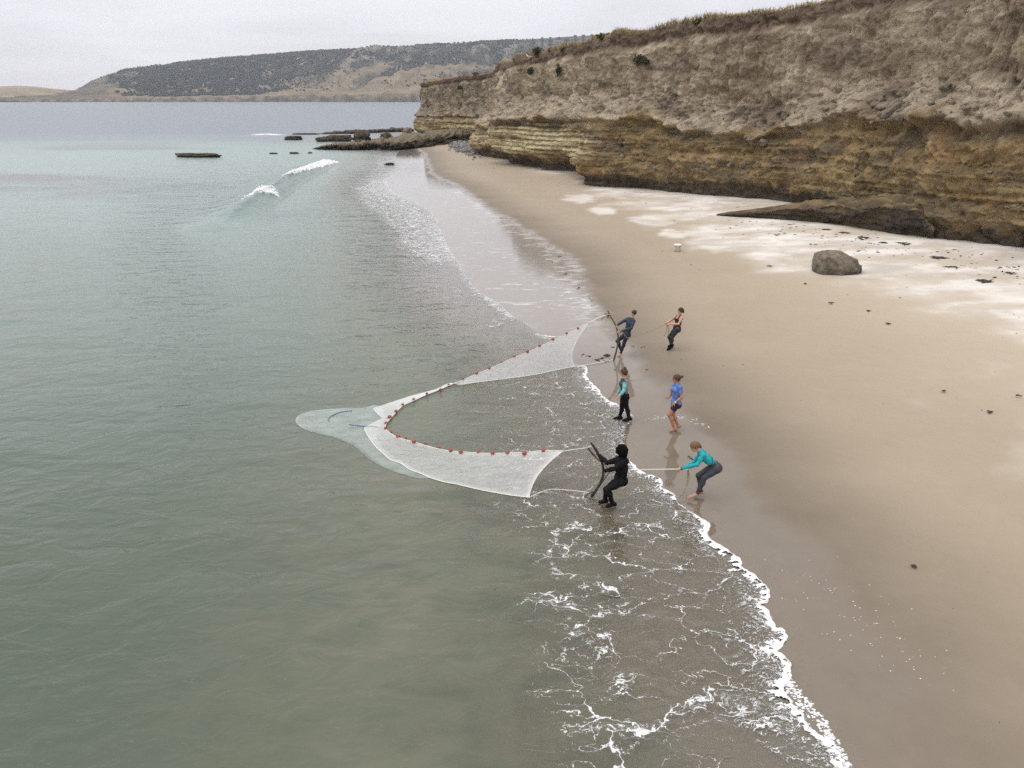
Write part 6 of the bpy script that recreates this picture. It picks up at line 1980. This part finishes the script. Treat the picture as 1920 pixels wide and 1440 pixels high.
# --- near pole, all in black, wading
YE = on_ground(1135, 948)[1]
person('wader dressed all in black with bushy black hair hauling on the black pole', {
    'head': (1164.5, 845.5, 0.0), 'neck': (1166.0, 858.5, 0.0), 'shN': (1173.5, 864.5, -0.12), 'shF': (1156.0, 863.0, 0.10),
    'elN': (1153.0, 878.5, -0.20), 'haN': (1132.8, 883.0, Y2 - YE - 0.03), 'elF': (1138.0, 867.5, 0.14), 'haF': (1120.8, 851.0, Y2 - YE + 0.05),
    'hip': (1164.0, 900.5, 0.0), 'knN': (1139.0, 918.0, -0.10), 'anN': (1148.5, 944.0, -0.06), 'toN': (1138.0, 949.5, -0.10),
    'knF': (1136.0, 917.5, 0.12), 'anF': (1134.5, 938.0, 0.12), 'toF': (1122.5, 944.0, 0.12)}, YE, (-0.80, 0.58, -0.05), skA, hair_bushy,
    [('wetsuit', ARMS | TRUNK | LEGS | {'collar', 'neck'}, 0.007, M_BLACK, None), ('booties', {'foot', 'shin_lower'}, 0.010, M_BLACK, None)], None, M_HAIRK, female=False, grip=(0.2, 0, 1), curl=(0.95, 0.95))

# --- near rope, teal top, bent forward
YG = on_ground(1297, 935)[1]
person('barefoot person bent forward in teal wetsuit top hauling the near rope', {
    'head': (1302.5, 837.5, 0.0), 'neck': (1312.5, 844.5, 0.0), 'shN': (1318.0, 853.5, -0.15), 'shF': (1314.0, 850.5, 0.16),
    'elN': (1307.5, 871.0, -0.22), 'haN': (1271.5, 880.0, -0.02), 'elF': (1301.0, 867.0, 0.22), 'haF': (1276.5, 880.0, 0.03),
    'hip': (1342.0, 876.5, 0.0), 'knN': (1319.5, 897.0, -0.10), 'anN': (1307.5, 925.0, -0.08), 'toN': (1289.5, 934.0, -0.10),
    'knF': (1309.5, 891.5, 0.11), 'anF': (1314.5, 922.0, 0.10), 'toF': (1302.0, 927.5, 0.10)}, YG, (-0.86, -0.10, -0.62), skA, hair_low,
    [('wetsuit_top', ARMS | {'chest', 'collar', 'waist'}, 0.007, M_TEAL, lambda V, q: ((V - q['hip']) @ q['up'] > 0.20) | ((V - q['hip']) @ q['front'] < -0.06)),
     ('seam', {'chest', 'waist'}, 0.0095, M_DTEAL, lambda V, q: np.abs((V - q['hip']) @ q['up'] - 0.215 + 0.6 * ((V - q['chest']) @ q['front'])) < 0.008), ('cuff', {'forearm'}, 0.0095, M_DTEAL, lambda V, q: np.minimum(np.linalg.norm(V - q['g']['haN'], axis=1), np.linalg.norm(V - q['g']['haF'], axis=1)) < 0.105),
     ('wetsuit_legs', {'pelvis', 'waist'} | LEGS, 0.0055, M_CHAR, None)], None, M_HAIRL, grip=(-0.1, 1, 0.1), curl=(0.95, 0.95), up_head=(-0.35, 0, 0.9))

rope('hauling_rope', np.array([K2, at_y(1200, 880.8, Y2 * 0.55 + YG * 0.45), at_y(1240, 880, Y2 * 0.3 + YG * 0.7), at_y(1269, 879.7, YG), at_y(1290, 880.5, YG - 0.03)]), 0.011, M_ROPEW, 'pale rope pulled taut between the wader in black and the person in teal')
rope('rope_tail', np.array([at_y(1290, 880.5, YG - 0.03), at_y(1289.5, 890, YG - 0.05), at_y(1287.5, 905, YG - 0.10), at_y(1284, 915, YG - 0.14), at_y(1279, 926, YG - 0.2), at_y(1271, 934, YG - 0.25), at_y(1268.5, 942, YG - 0.3)]), 0.018, M_ROPE, 'thick slack rope tail hanging from the hands of the person in teal to the sand')
rope('rope_tail', np.array([at_y(1291, 881, YG - 0.06), at_y(1292, 895, YG - 0.09), at_y(1289, 910, YG - 0.14), at_y(1283.5, 916, YG - 0.17), at_y(1280, 924, YG - 0.21), at_y(1276, 929, YG - 0.25)]), 0.013, M_ROPE, 'thinner slack rope loop beside the thick rope tail of the person in teal')
rope('rope_coil', np.array([at_y(1249, 608, YB - 0.02), at_y(1250.5, 616, YB - 0.04), at_y(1247, 626, YB - 0.05), at_y(1245.5, 630, YB - .05), at_y(1249, 621, YB - .03), at_y(1252, 610, YB - .02), at_y(1255, 617, YB - 0.1), at_y(1252.5, 627, YB - 0.12), at_y(1254.5, 612, YB - .1)]), 0.013, M_ROPE, 'bunched tan rope loops hanging from the hands of the person in the tank top', n=70)

pr_ = at_z(313, 188.9, 0)
prf = project(pr_)[2]
po = link(bpy.data.objects.new('sea_rock', rock_mesh('sea_rock', (11 * prf / FPX / 1.6, 8 * prf / FPX / 1.6, 3.2 * prf / FPX), 71.3, sub=3, col=(0.62, 0.58, 0.52), col2=(0.75, 0.72, 0.66), dark_foot=0.2)))
po.location = pr_
tag(po, 'single pale whitish rock at the waterline of the far shore', 'rock')
